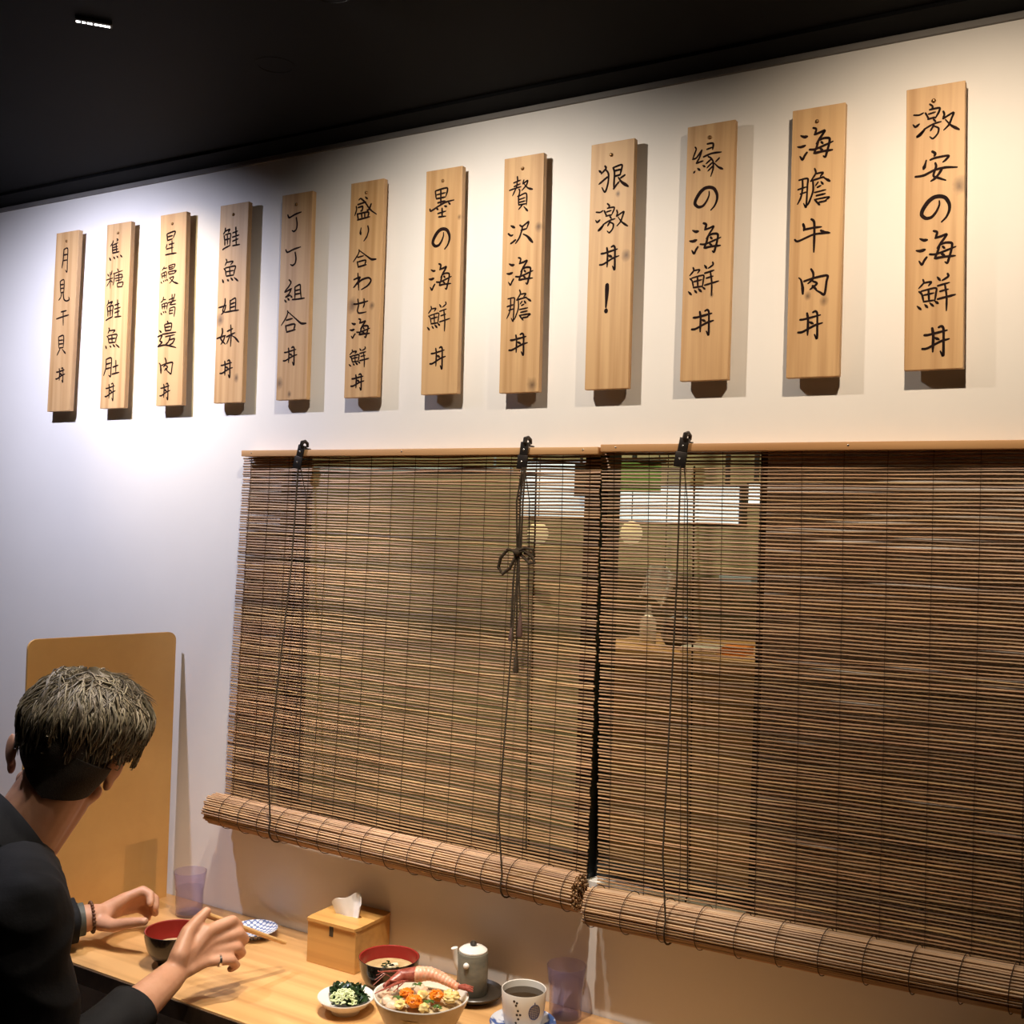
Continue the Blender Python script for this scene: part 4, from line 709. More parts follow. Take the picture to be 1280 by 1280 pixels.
m.grid(lambda u, v: tis(u, v), 16, 10, lambda u, v: tis(u, v, 0.0025)); m.build('tissue', M['tissue'], t, auto=math.radians(30))

# saucer of seaweed and scallions
t = thing('small_saucer', 'small white saucer of dark seaweed and chopped scallions', 'saucer', (-1.2151, 1.5255, TOP))
m = MB(); m.lathe([(0, 0.005), (0.022, 0.005), (0.022, 0), (0.025, 0), (0.026, 0.006), (0.040, 0.015), (0.0495, 0.026), (0.0490, 0.0275), (0.0475, 0.0270), (0.038, 0.0175), (0.024, 0.0095), (0, 0.008)], 48); m.build('saucer_body', M['white_glaze'], t)
m = MB(); R = random.Random(11)
for k in range(46):
    a = R.uniform(0, 6.28); d = 0.034 * math.sqrt(R.random()); x = d * math.cos(a) - 0.004; y = d * math.sin(a) * 0.8 + 0.008
    z = 0.018 + 0.016 * (1 - (d / 0.036) ** 2) + R.uniform(0, 0.006); s = R.uniform(0.007, 0.012)
    Mx = Matrix.Translation((-1.2151 + x, 1.5255 + y, TOP + z)) @ Matrix.Rotation(R.uniform(0, 6), 4, 'Z') @ Matrix.Rotation(R.uniform(-0.9, 0.9), 4, 'X')
    ph = R.uniform(0, 6)
    def wk(u, v, o=0): return Mx @ Vector((s * (u - 0.5) * 2, s * (v - 0.5) * 1.3, 0.004 * math.sin(u * 6 + ph) + 0.003 * math.cos(v * 7 + ph) + o))
    m.grid(lambda u, v: wk(u, v), 5, 4, lambda u, v: wk(u, v, 0.0007))
simple('seaweed_heap', m, M['wakame'], 'heap of shiny dark green seaweed on the small white saucer', 'food', fix=False)['kind'] = 'stuff'
m = MB()
for k in range(95):
    a = R.uniform(0, 6.28); d = 0.020 * math.sqrt(R.random()); x = d * 1.25 * math.cos(a) + 0.006; y = d * math.sin(a) - 0.012
    z = 0.022 + 0.018 * (1 - (d / 0.022) ** 2) + R.uniform(0, 0.003)
    Mx = Matrix.Translation((-1.2151 + x, 1.5255 + y, TOP + z)) @ Matrix.Rotation(R.uniform(0, 6), 4, 'Z') @ Matrix.Rotation(R.uniform(-1.2, 1.2), 4, 'X'); rr = R.uniform(0.0022, 0.0036)
    m.tube([Mx @ Vector((rr * math.cos(q * 0.785), rr * math.sin(q * 0.785), 0)) for q in range(8)], 0.0011, 5, closed=True)
simple('chopped_scallions', m, M['scallion'], 'mound of chopped pale green scallions on the small white saucer', 'food', fix=False)['kind'] = 'stuff'

# seafood rice bowl
BX, BY = -1.0469, 1.5107
t = thing('rice_bowl', 'large beige bowl of seafood rice topped with a red shrimp', 'bowl', (BX, BY, TOP), 0.3)
fr = lambda q: 1 + 0.035 * math.cos(2 * (q - 0.25)) + 0.012 * math.cos(6 * q)
m = MB(); m.lathe([(0, 0.006), (0.030, 0.006), (0.030, 0), (0.035, 0), (0.036, 0.008), (0.048, 0.018), (0.062, 0.040), (0.0725, 0.064), (0.0765, 0.0745)], 72, fr=fr); m.build('bowl_outside', M['beige_glaze'], t)
m = MB(); m.lathe([(0.0765, 0.0745), (0.0760, 0.0760), (0.0735, 0.0752), (0.0690, 0.063), (0.058, 0.040), (0.044, 0.020), (0, 0.013)], 72, fr=fr); m.build('bowl_inside', M['white_glaze'], t)
m = MB(); m.lathe([(0, 0.074), (0.03, 0.072), (0.055, 0.066), (0.0685, 0.060), (0.064, 0.05), (0, 0.045)], 48)
o = simple('rice', m, M['rice'], 'bed of rice filling the large beige bowl under the toppings', 'food'); o['kind'] = 'stuff'; o.location = (BX, BY, TOP)
RV = Vector((0.858, 0.512, 0)); FV = Vector((-0.513, 0.858, 0))      # across and away from the seat in front of the bowl
def inb(r, f, z): return Vector((BX, BY, TOP)) + RV * r + FV * f + Vector((0, 0, z))
t = thing('cooked_shrimp', 'whole red shrimp lying across the rice in the beige bowl', 'food', inb(0, 0.02, 0.085))
m = MB(); sp = [inb(-0.008, 0.030, 0.096), inb(0.010, 0.030, 0.098), inb(0.028, 0.026, 0.095), inb(0.044, 0.019, 0.090), inb(0.058, 0.010, 0.086)]
for i in range(12):
    s = i / 11 * 4; k = min(int(s), 3); c = sp[k].lerp(sp[k + 1], s - k); r0 = 0.0145 - 0.0075 * i / 11
    m.ball(c, (r0 * 0.75, r0 * 1.0, r0 * 0.9), nu=14, nv=8)
m.build('shrimp_body', M['shrimp_body'], t, world=True)
m = MB(); m.chain([inb(-0.012, 0.030, 0.096), inb(-0.034, 0.022, 0.096), inb(-0.060, 0.004, 0.086)], [0.0125, 0.0105, 0.004])
m.chain([inb(-0.02, 0.034, 0.100), inb(-0.075, 0.030, 0.098)], [0.003, 0.0008], 8)
R = random.Random(21)
for k in range(9):
    a = inb(-0.02 - 0.003 * k, 0.018 - 0.001 * k, 0.090); m.tube([a, a + RV * R.uniform(-0.02, 0.0) - FV * 0.012 + Vector((0, 0, R.uniform(-0.004, 0.006))), a + RV * R.uniform(-0.035, -0.01) - FV * R.uniform(0.018, 0.028) + Vector((0, 0, R.uniform(-0.012, -0.002)))], [0.0018, 0.0014, 0.0007], 6)
m.ball(inb(-0.040, 0.028, 0.101), 0.0028, nu=10, nv=8)
m.build('shrimp_head', M['shrimp_head'], t, world=True)
m = MB()
for k in range(4): m.tube([inb(-0.05, 0.015, 0.095), inb(-0.06 - 0.004 * k, 0.005 + 0.012 * k, 0.105 - 0.004 * k), inb(-0.078, -0.01 + 0.02 * k, 0.092)], 0.0006, 5)
m.build('antennae', M['shrimp_head'], t, world=True)
m = MB()
for k in (-1, 0, 1):
    m.tube([inb(0.058, 0.010, 0.086), inb(0.072, 0.006 + 0.004 * k, 0.087), inb(0.086, 0.002 + 0.009 * k, 0.085)], [0.003, 0.004, 0.0012], 8)
m.build('tail_fan', M['shrimp_head'], t, world=True)
def lump(name, mt, label, r, f, z, sz, group, seed, cube=False):
    m = MB()
    if mt == 'leaf':
        rr = random.Random(seed)
        for q in range(16):
            a = rr.uniform(0, 6.28); e = rr.uniform(0.3, 1.2); L0 = sz * rr.uniform(0.6, 1.3); d = Vector((math.cos(a), math.sin(a), 0)); n = Vector((-d.y, d.x, 0))
            m.grid(lambda u, v: d * (L0 * u) + n * (sz * 0.35 * (v - 0.5) * math.sin(0.3 + u * 2.6)) + Vector((0, 0, sz * e * u * (1.2 - u))), 5, 2, lambda u, v: d * (L0 * u) + n * (sz * 0.35 * (v - 0.5) * math.sin(0.3 + u * 2.6)) + Vector((0, 0, sz * e * u * (1.2 - u) - 0.0006)))
    elif cube: m.box(-sz, sz, -sz * 0.9, sz * 0.9, -sz * 0.8, sz * 0.8, Matrix.Rotation(seed * 0.7, 4, 'Z') @ Matrix.Rotation(0.25 * math.sin(seed * 2.1), 4, 'X'))
    else:
        rr = random.Random(seed)
        m.ball((0, 0, 0), (sz * 0.85, sz * 0.85, sz * 0.6), nu=18, nv=12, jit=0.6 if mt == 'egg' else 0.4, seed=seed)
        if mt == 'orange':
            for q in range(34):
                d = Vector((rr.gauss(0, 1), rr.gauss(0, 1), abs(rr.gauss(0, 1)))).normalized(); m.ball((d.x * sz * 0.85, d.y * sz * 0.85, d.z * sz * 0.62), 0.0021, nu=7, nv=5)
    o = simple(name, m, M[mt], label, 'food', group=group, bevel=0.0012 if cube else 0); o.location = inb(r, f, z); return o
for k, (r, f, z, sz) in enumerate(((-0.022, -0.020, 0.084, 0.0125), (-0.008, -0.042, 0.081, 0.0150), (0.027, -0.024, 0.084, 0.0130), (0.032, 0.032, 0.090, 0.011))):
    lump('roe_cluster', 'orange', ['orange roe cluster left of centre in the beige bowl', 'largest orange roe cluster, at the near edge of the beige bowl', 'orange roe cluster right of centre in the beige bowl', 'orange roe cluster behind the shrimp tail in the beige bowl'][k], r, f, z, sz, 'orange roe clusters in the rice bowl', k + 3)
for k, (r, f, z) in enumerate(((0.004, -0.020, 0.083), (-0.030, -0.044, 0.077), (0.048, -0.024, 0.079), (0.056, -0.012, 0.080), (0.046, -0.008, 0.081), (0.008, -0.050, 0.075))):
    lump('egg_piece', 'egg', 'soft yellow egg piece among the toppings of the beige bowl', r, f, z, 0.0105, 'soft egg pieces in the rice bowl', k + 1)
for k, (r, f, z) in enumerate(((-0.052, -0.030, 0.076), (-0.058, -0.012, 0.078), (-0.044, -0.044, 0.073), (0.0, -0.004, 0.083))):
    lump('raw_fish_piece', 'fish', 'pale raw fish piece among the toppings of the beige bowl', r, f, z, 0.013, 'raw fish pieces in the rice bowl', k + 9)
for k, (r, f, z, lb) in enumerate(((-0.036, -0.028, 0.080, 'dark green garnish left of the orange roe'), (0.016, -0.038, 0.079, 'green garnish right of the largest orange roe'), (-0.006, 0.006, 0.088, 'dark green garnish under the shrimp'), (0.030, -0.045, 0.074, 'green garnish at the near right rim of the beige bowl'))):
    lump('green_garnish', 'leaf', lb, r, f, z, 0.0085, 'green garnishes in the rice bowl', k + 20)

# grey soy pitcher on a dark saucer
t = thing('dark_saucer', 'dark round saucer under the grey lidded pitcher', 'saucer', (-1.060, 1.700, TOP))
m = MB(); m.lathe([(0, 0.004), (0.028, 0.004), (0.028, 0), (0.032, 0), (0.034, 0.005), (0.048, 0.009), (0.052, 0.015), (0.0505, 0.0165), (0.046, 0.0115), (0, 0.008)], 40); m.build('saucer_body', M['dark_glaze'], t)
t = thing('soy_pitcher', 'grey-green ceramic pitcher with white lid on the dark saucer', 'pitcher', (-1.066, 1.699, TOP + 0.008))
m = MB(); m.lathe([(0, 0), (0.025, 0), (0.0275, 0.003), (0.028, 0.035), (0.0275, 0.071), (0.0265, 0.075), (0.024, 0.076), (0, 0.076)], 40); m.build('pitcher_body', M['grey_glaze'], t)
lidp = MB(); lidp.lathe([(0, 0.0765), (0.0255, 0.0765), (0.0255, 0.079), (0.020, 0.083), (0.010, 0.0855), (0, 0.0862)], 36); ld = lidp.build('lid', M['white_glaze'], t)
m = MB(); m.lathe([(0.0, 0.085), (0.005, 0.086), (0.0065, 0.090), (0.004, 0.0935), (0, 0.094)], 20); m.build('lid_knob', M['dark_glaze'], ld)
d = -RV * 0.95 - FV * 0.1
m = MB(); m.tube([d * 0.025 + Vector((0, 0, 0.045)), d * 0.0315 + Vector((0, 0, 0.058)), d * 0.0335 + Vector((0, 0, 0.072)), d * 0.036 + Vector((0, 0, 0.082))], [0.006, 0.0055, 0.0048, 0.0062], 14); m.build('spout', M['white_glaze'], t)
m = MB(); m.ball(-FV * 0.027 - RV * 0.011 + Vector((0, 0, 0.059)), (0.0055, 0.0055, 0.0055), nu=14, nv=10); m.build('side_knob', M['white_glaze'], t)

# teacup on blue and white saucer
def blot_dish():
    m = bpy.data.materials.new('blue_blotch_glaze'); m.use_nodes = True; nt = m.node_tree; N = nt.nodes; L = nt.links; b = N['Principled BSDF']; b.inputs['Roughness'].default_value = 0.2
    tc = N.new('ShaderNodeTexCoord'); v = N.new('ShaderNodeTexNoise'); v.inputs['Scale'].default_value = 48; v.inputs['Detail'].default_value = 1; L.new(tc.outputs['Object'], v.inputs['Vector'])
    r = N.new('ShaderNodeValToRGB'); e = r.color_ramp.elements; e[0].position = 0.46; e[0].color = (0.06, 0.12, 0.34, 1); e[1].position = 0.54; e[1].color = (0.72, 0.74, 0.78, 1)
    L.new(v.outputs['Fac'], r.inputs[0]); L.new(r.outputs[0], b.inputs['Base Color']); return m
M['blotch'] = blot_dish()
CX, CY = -0.921, 1.633
t = thing('blue_saucer', 'blue and white saucer under the white teacup', 'saucer', (CX, CY, TOP))
m = MB(); m.lathe([(0, 0.004), (0.026, 0.004), (0.026, 0), (0.030, 0), (0.031, 0.005), (0.046, 0.010), (0.0565, 0.0185), (0.0555, 0.020), (0.045, 0.0125), (0, 0.008)], 48); m.build('saucer_body', M['blotch'], t)
t = thing('teacup', 'white handleless teacup with dark dots and a blue medallion, full of dark tea', 'cup', (CX, CY, TOP + 0.008))
def cr(z): return 0.0325 + 0.0055 * min(1, z / 0.06)
m = MB(); m.lathe([(0, 0.003), (0.019, 0.003), (0.020, 0), (0.023, 0), (0.0245, 0.004), (0.0315, 0.010), (0.0345, 0.022), (0.0368, 0.045), (0.0382, 0.0655), (0.0376, 0.0668), (0.0362, 0.0658), (0.0345, 0.045), (0.0315, 0.02), (0.02, 0.010), (0, 0.009)], 56); m.build('cup_body', M['white_glaze'], t)
m = MB(); m.lathe([(0, 0.0555), (0.0356, 0.0555)], 48); m.build('tea', M['tea'], t)
def rad_at(z):
    pr = [(0.0315, 0.010), (0.0345, 0.022), (0.0368, 0.045), (0.0382, 0.0655)]
    for (r0, z0), (r1, z1) in zip(pr, pr[1:]):
        if z <= z1: return r0 + (r1 - r0) * (z - z0) / (z1 - z0)
    return 0.0382
base = math.atan2(-CY, -CX)       # side of the cup that faces the room
def on_cup(s, z, o=0.0002):        # s = metres round the cup from the front
    r = rad_at(z) + o; a = base + s / r; return Vector((r * math.cos(a), r * math.sin(a), z))
m = MB()
for s, z, q in ((-0.016, 0.058, 0.0022), (-0.011, 0.056, 0.002), (-0.0125, 0.0515, 0.002), (-0.009, 0.043, 0.002), (-0.0105, 0.036, 0.0022), (-0.005, 0.0365, 0.0021), (-0.008, 0.029, 0.0021), (-0.012, 0.022, 0.002)):
    fan = [on_cup(s + q * math.cos(k), z + q * math.sin(k)) for k in [2 * PI * j / 12 for j in range(12)]]; m._add(fan, [tuple(range(12))])
m.build('dot_pattern', M['dot'], t, smooth=False)
m = MB(); sc, zc = 0.020, 0.040; rr = 0.0125
m.tube([on_cup(sc + rr * 0.85 * math.cos(q), zc + rr * math.sin(q)) for q in [2 * PI * j / 28 for j in range(28)]], 0.0007, 5, closed=True)
for k in range(-3, 4):
    h = math.sqrt(max(0, 1 - (k / 4) ** 2)) * rr
    m.tube([on_cup(sc + k / 4 * rr * 0.85, zc - h + 2 * h * j / 8) for j in range(9)], 0.00045, 4); h2 = h * 0.85
    m.tube([on_cup(sc - h2 + 2 * h2 * j / 8, zc + k / 4 * rr) for j in range(9)], 0.00045, 4)
m.tube([on_cup(sc, zc + rr), on_cup(sc, zc + rr + 0.004)], 0.001, 5)
m.build('medallion', M['navy'], t)
# lidded jar whose white top just shows at the bottom edge
t = thing('lidded_jar', 'white lidded jar whose rounded top just shows at the bottom right edge', 'jar', (-0.255, 1.655, TOP))
m = MB(); m.lathe([(0, 0), (0.035, 0), (0.042, 0.01), (0.045, 0.06), (0.040, 0.105), (0.036, 0.112), (0, 0.112)], 40); m.build('jar_body', M['white_glaze'], t)
m = MB(); m.lathe([(0, 0.112), (0.038, 0.112), (0.038, 0.118), (0.032, 0.132), (0.018, 0.141), (0, 0.144)], 40); m.build('jar_lid', M['white_glaze'], t)
# ------------------------------------------------------------------ the seated man
def solid(name, mb, mt, voxel, smooth, parent=None, loc=(0, 0, 0), wrinkle=None):
    """union the closed pieces of mb into ONE continuous skin"""
    me = bpy.data.meshes.new(name); loc = Vector(loc)
    me.from_pydata([tuple(Vector(p) - loc) for p in mb.v], [], mb.f); me.update()
    o = bpy.data.objects.new(name, me); COL.objects.link(o)
    rm = o.modifiers.new('r', 'REMESH'); rm.mode = 'VOXEL'; rm.voxel_size = voxel; rm.adaptivity = 0
    sm = o.modifiers.new('s', 'SMOOTH'); sm.factor = 0.5; sm.iterations = smooth
    dg = bpy.context.evaluated_depsgraph_get(); new = bpy.data.meshes.new_from_object(o.evaluated_get(dg))
    o.modifiers.clear(); o.data = new; bpy.data.meshes.remove(me); new.name = name
    if wrinkle:
        cs = [v.co.copy() for v in new.vertices]; ns = [v.normal.copy() for v in new.vertices]
        new.vertices.foreach_set('co', [x for c, n in zip(cs, ns) for x in c + n * wrinkle(c + loc)])
    new.polygons.foreach_set('use_smooth', [True] * len(new.polygons)); new.update()
    new.materials.clear(); new.materials.append(mt)
    if parent is not None: o.parent = parent; o.location = loc - parent.location
    else: o.location = loc
    return o
V = Vector
BASE = V((-1.62, 0.98, 0.0))
H = V((-1.612, 1.238, 1.179))                    # between the ears
hf = V((-0.665, 0.747, -0.09)).normalized(); hr = V((0.747, 0.665, 0)).normalized(); hu = hr.cross(hf).normalized()
ca, sa = math.cos(math.radians(11)), math.sin(math.radians(11)); hr, hu = (hr * ca - hu * sa), (hu * ca + hr * sa)
HM = Matrix(((hr.x, hf.x, hu.x), (hr.y, hf.y, hu.y), (hr.z, hf.z, hu.z)))
def hp(r, f, u): return H + hr * r + hf * f + hu * u
C7 = V((-1.636, 1.150, 1.062)); MID = V((-1.622, 1.145, 1.005))
RS = V((-1.437, 1.045, 1.005)); LS = V((-1.795, 1.235, 1.010))
RE = V((-1.385, 1.045, 0.755)); RW = V((-1.4478, 1.3383, 0.8152))
LE = V((-1.935, 1.245, 0.785)); LW = V((-1.8169, 1.4674, 0.8031))
PEL = V((-1.62, 0.97, 0.54))
RHIP, LHIP = V((-1.53, 0.96, 0.52)), V((-1.71, 0.99, 0.52)); RK, LK = V((-1.46, 1.36, 0.54)), V((-1.72, 1.40, 0.54)); RA, LA = V((-1.46, 1.30, 0.09)), V((-1.74, 1.36, 0.09))
# hand skeletons: (knuckle, middle joint, last joint, tip)
RF = [((-1.4427, 1.4161, 0.8719), (-1.4318, 1.4650, 0.8790), (-1.4330, 1.4830, 0.8640), (-1.4420, 1.4840, 0.8500), 0.0096),
      ((-1.4424, 1.4224, 0.8518), (-1.4225, 1.4735, 0.8560), (-1.4235, 1.4900, 0.8400), (-1.4340, 1.4860, 0.8260), 0.0098),
      ((-1.4395, 1.4186, 0.8354), (-1.4172, 1.4650, 0.8345), (-1.4200, 1.4800, 0.8190), (-1.4320, 1.4740, 0.8080), 0.0092),
      ((-1.4341, 1.4046, 0.8243), (-1.4104, 1.4450, 0.8200), (-1.4120, 1.4590, 0.8060), (-1.4230, 1.4560, 0.7970), 0.0082)]
RT = [(-1.4455, 1.3560, 0.8480), (-1.4560, 1.3830, 0.8770), (-1.4580, 1.4070, 0.8900), (-1.4570, 1.4270, 0.9010)]
LF = [((-1.8040, 1.5440, 0.8235), (-1.7850, 1.5700, 0.8355), (-1.7660, 1.5730, 0.8300), (-1.7560, 1.5650, 0.8170), 0.0095),
      ((-1.8150, 1.5520, 0.8140), (-1.7920, 1.5850, 0.8240), (-1.7700, 1.5890, 0.8160), (-1.7600, 1.5820, 0.8030), 0.0097),
      ((-1.8230, 1.5520, 0.8020), (-1.7990, 1.5890, 0.8080), (-1.7770, 1.5940, 0.7990), (-1.7660, 1.5880, 0.7880), 0.0090),
      ((-1.8260, 1.5440, 0.7900), (-1.8050, 1.5780, 0.7930), (-1.7870, 1.5840, 0.7850), (-1.7780, 1.5800, 0.7770), 0.0080)]
LT = [(-1.7920, 1.4760, 0.7960), (-1.7560, 1.4740, 0.7980), (-1.7180, 1.4840, 0.8090), (-1.6900, 1.4930, 0.8150)]
m = MB()
def hand(W, Ed, F, T):
    W = V(W); d = (W - V(Ed)).normalized()
    m.caps(W - d * 0.01, W + d * 0.012, 0.0255, 0.0235)
    for k, p, q, t, r in F:
        k, p, q, t = V(k), V(p), V(q), V(t)
        m.caps(W + d * 0.008 + (k - W).normalized() * 0.012, k, 0.0165, r * 1.32)
        m.chain([k, p, q, t], [r * 1.22, r * 1.08, r * 0.95, r * 0.82], 12)
    for (a, *_), (b, *_) in zip(F, F[1:]):
        a, b = V(a), V(b); m.caps(a.lerp(W, 0.12), b.lerp(W, 0.12), 0.0105, 0.0105, 10); m.caps(a.lerp(W, 0.45), b.lerp(W, 0.45), 0.0135, 0.0135, 10)
    T = [V(p) for p in T]
    m.caps(W + d * 0.01, T[0], 0.018, 0.0165, 12); m.chain(T, [0.0165, 0.0128, 0.0108, 0.0085], 12)
    m.caps(T[0], V(F[0][0]).lerp(W, 0.35), 0.013, 0.012, 12)
hand(RW, RE, RF, RT); hand(LW, LE, LF, LT)
def arm(Sh, E, W):
    Sh, E, W = V(Sh), V(E), V(W)
    m.chain([Sh, Sh.lerp(E, 0.5), E], [0.05, 0.044, 0.038]); m.chain([E, E.lerp(W, 0.3), E.lerp(W, 0.75), W], [0.038, 0.041, 0.032, 0.026])
arm(RS, RE, RW); arm(LS, LE, LW)
m.chain([MID, RS], [0.06, 0.052]); m.chain([MID, LS], [0.06, 0.052])
m.ball(MID.lerp(PEL, 0.28), (0.145, 0.10, 0.17), Matrix.Rotation(-0.45, 3, 'Z')); m.ball(MID.lerp(PEL, 0.72), (0.135, 0.105, 0.17), Matrix.Rotation(-0.3, 3, 'Z')); m.ball(PEL, (0.16, 0.115, 0.10))
for hip, k, a in ((RHIP, RK, RA), (LHIP, LK, LA)):
    m.chain([hip, k], [0.078, 0.052]); m.chain([k, k.lerp(a, 0.35), a], [0.05, 0.05, 0.034]); m.chain([a, a + V((0.0, 0.15, -0.045))], [0.036, 0.026])
# neck and head
m.chain([C7 + V((0.0, 0.015, -0.02)), hp(0, -0.028, -0.035)], [0.060, 0.056], 20); m.chain([C7 + V((0.012, 0.035, -0.03)), hp(0.012, 0.01, -0.065)], [0.040, 0.044])
m.ball(hp(0, -0.006, 0.042), (0.0735, 0.094, 0.084), HM, 28, 18); m.ball(hp(0, 0.036, -0.022), (0.060, 0.056, 0.080), HM, 24, 16)
m.ball(hp(0, 0.070, 0.052), (0.055, 0.022, 0.035), HM); m.caps(hp(-0.028, 0.088, 0.020), hp(0.028, 0.088, 0.020), 0.010, 0.010)
m.caps(hp(0.056, 0.012, -0.045), hp(0.018, 0.078, -0.098), 0.016, 0.014); m.caps(hp(-0.056, 0.012, -0.045), hp(-0.018, 0.078, -0.098), 0.016, 0.014); m.ball(hp(0, 0.082, -0.095), (0.020, 0.016, 0.018), HM)
m.caps(hp(0, 0.094, 0.012), hp(0, 0.112, -0.026), 0.0075, 0.0115, 12); m.ball(hp(0.010, 0.100, -0.030), 0.007); m.ball(hp(-0.010, 0.100, -0.030), 0.007)
m.ball(hp(0, 0.092, -0.057), (0.024, 0.010, 0.0055), HM); m.ball(hp(0, 0.090, -0.068), (0.021, 0.011, 0.006), HM)
m.ball(hp(0.036, 0.070, -0.022), (0.020, 0.020, 0.018), HM); m.ball(hp(-0.036, 0.070, -0.022), (0.020, 0.020, 0.018), HM)
for s in (-1, 1):
    E = HM @ Matrix.Rotation(-s * 0.55, 3, 'Z') @ Matrix.Rotation(s * 0.12, 3, 'Y')
    m.ball(hp(s * 0.085, -0.016, 0.004), (0.0070, 0.021, 0.027), E, 16, 12); m.ball(hp(s * 0.080, -0.006, -0.024), (0.0070, 0.011, 0.015), E, 12, 8)
man = solid('person', m, M['skin'], 0.0032, 5, loc=BASE)
tag(man, 'man with ash-brown hair and black shirt seated at the counter, holding chopsticks and looking away', 'person')
for s in (-1, 1):
    e = MB(); e.ball(hp(s * 0.031, 0.0760, 0.004), 0.0115, nu=16, nv=10); eo = e.build('eye', M['eye'], man, world=True)
    e = MB(); e.ball(hp(s * 0.031, 0.0842, 0.004), (0.0045, 0.0045, 0.0045), nu=12, nv=8); e.build('pupil', M['black'], eo, world=True)
# shirt
m = MB(); TR = Matrix.Rotation(-0.5, 3, 'Z')
m.ball(MID.lerp(PEL, 0.26) + V((0, 0, -0.01)), (0.175, 0.125, 0.185), TR); m.ball(MID.lerp(PEL, 0.68), (0.165, 0.130, 0.20), Matrix.Rotation(-0.35, 3, 'Z')); m.ball(PEL + V((0, 0, 0.01)), (0.175, 0.135, 0.11))
m.chain([MID + V((0, 0, 0.005)), RS], [0.072, 0.062], 20); m.chain([MID + V((0, 0, 0.005)), LS], [0.072, 0.062], 20)
m.chain([C7 + V((0, 0.005, -0.025)), MID], [0.066, 0.085], 20)
RCUFF = RE.lerp(RW, 0.60); LCUFF = LE.lerp(LW, 0.80)
m.chain([RS, RS.lerp(RE, 0.55), RE], [0.063, 0.060, 0.057], 20); m.chain([RE, RE.lerp(RCUFF, 0.5), RCUFF], [0.057, 0.054, 0.045], 20)
m.chain([LS, LS.lerp(LE, 0.55), LE], [0.063, 0.060, 0.053], 20); m.chain([LE, LE.lerp(LCUFF, 0.5), LCUFF], [0.053, 0.050, 0.042], 20)
def wr(p):
    a = noise.noise(V((p.x * 9, p.y * 9, p.z * 14 + p.x * 8))); b = noise.noise(V((p.x * 22 + 5, p.y * 22, p.z * 30)))
    return 0.007 * (1 - abs(a) * 2.2) * 0.8 + 0.003 * b
shirt = solid('shirt', m, M['shirt'], 0.0045, 6, man, BASE, wr)
# folded collar round the neck
ax = (hp(0, 0, -0.05) - C7); ax = ax.normalized(); cx = V((0.86, -0.50, 0)); cx = (cx - ax * cx.dot(ax)).normalized(); cy = ax.cross(cx)
CC = C7 + V((0.0, 0.012, -0.008))
def col(u, v, o=0.0):
    q = (u - 0.5) * 2 * 2.75 - PI / 2          # open at the front of the throat
    fold = [(0.064, -0.004), (0.066, 0.030), (0.071, 0.036), (0.076, 0.028), (0.082, 0.004), (0.087, -0.016)]
    s = v * 5; k = min(int(s), 4); r = fold[k][0] + (fold[k + 1][0] - fold[k][0]) * (s - k); h = fold[k][1] + (fold[k + 1][1] - fold[k][1]) * (s - k)
    e = abs(u - 0.5) * 2; r += o + 0.018 * e * e + 0.002 * math.sin(u * 25); h += -0.030 * e ** 1.5 - (0.022 * max(0, e - 0.8) / 0.2 if v > 0.6 else 0)
    r *= 1 + 0.10 * abs(math.sin(q)) * (1 if math.sin(q) > 0 else 0.4)
    return CC + cx * r * math.cos(q) + cy * r * math.sin(q) + ax * h
m = MB(); m.grid(lambda u, v: col(u, v), 48, 12, lambda u, v: col(u, v, 0.003)); m.build('collar', M['shirt'], shirt, world=True)
for Cf, Wd, r in ((RCUFF, RW, 0.046), (LCUFF, LW, 0.043)):
    d = (Wd - Cf).normalized(); a = d.orthogonal().normalized(); b = d.cross(a); m = MB()
    def cf(u, v, o=0.0): q = u * 2 * PI; rr = r + o + 0.002 * math.sin(3 * q); return Cf + d * (-0.03 + 0.055 * v) + (a * math.cos(q) + b * math.sin(q)) * rr
    m.grid(lambda u, v: cf(u, v), 32, 5, lambda u, v: cf(u, v, -0.003)); m.build('cuff', M['shirt'], shirt, world=True)
# trousers and shoes (under the counter)
m = MB(); m.ball(PEL + V((0, 0, -0.01)), (0.17, 0.13, 0.10))
for hip, k, a in ((RHIP, RK, RA), (LHIP, LK, LA)): m.chain([hip, k], [0.09, 0.064], 18); m.chain([k, a + V((0, 0, 0.02))], [0.064, 0.052], 18)
solid('trousers', m, M['trousers'], 0.008, 4, man, BASE)
for a in (RA, LA):
    m = MB(); m.caps(a + V((0, -0.02, -0.048)), a + V((0, 0.17, -0.052)), 0.042, 0.036); m.build('shoe', M['black'], man, world=True)
# wrist watch, bracelet and ring
def band(name, c, d, r, w, th, mt, n=36, el=1.0):
    d = d.normalized(); a = d.orthogonal().normalized(); b = d.cross(a); m = MB()
    f = lambda u, v, o=0.0: c + d * (w * (v - 0.5)) + (a * math.cos(u * 2 * PI) + b * math.sin(u * 2 * PI)) * (r + o)
    m.grid(lambda u, v: f(u, v), n, 2, lambda u, v: f(u, v, th)); return m.build(name, mt, man, world=True)
ld = LW - LE
band('watch_strap', LW - ld.normalized() * 0.020, ld, 0.0285, 0.018, 0.003, M['strap'])
c = LW + ld.normalized() * 0.004; d = ld.normalized(); a = d.orthogonal().normalized(); b = d.cross(a); m = MB()
for k in range(26):
    q = 2 * PI * k / 26; m.ball(c + (a * math.cos(q) + b * math.sin(q)) * 0.0285, 0.0034, nu=8, nv=6)
m.build('bead_bracelet', M['bead'], man, world=True)
k, p = V(RF[3][0]), V(RF[3][1]); band('finger_ring', k.lerp(p, 0.55), p - k, 0.0094, 0.004, 0.0014, M['silver'], 24)
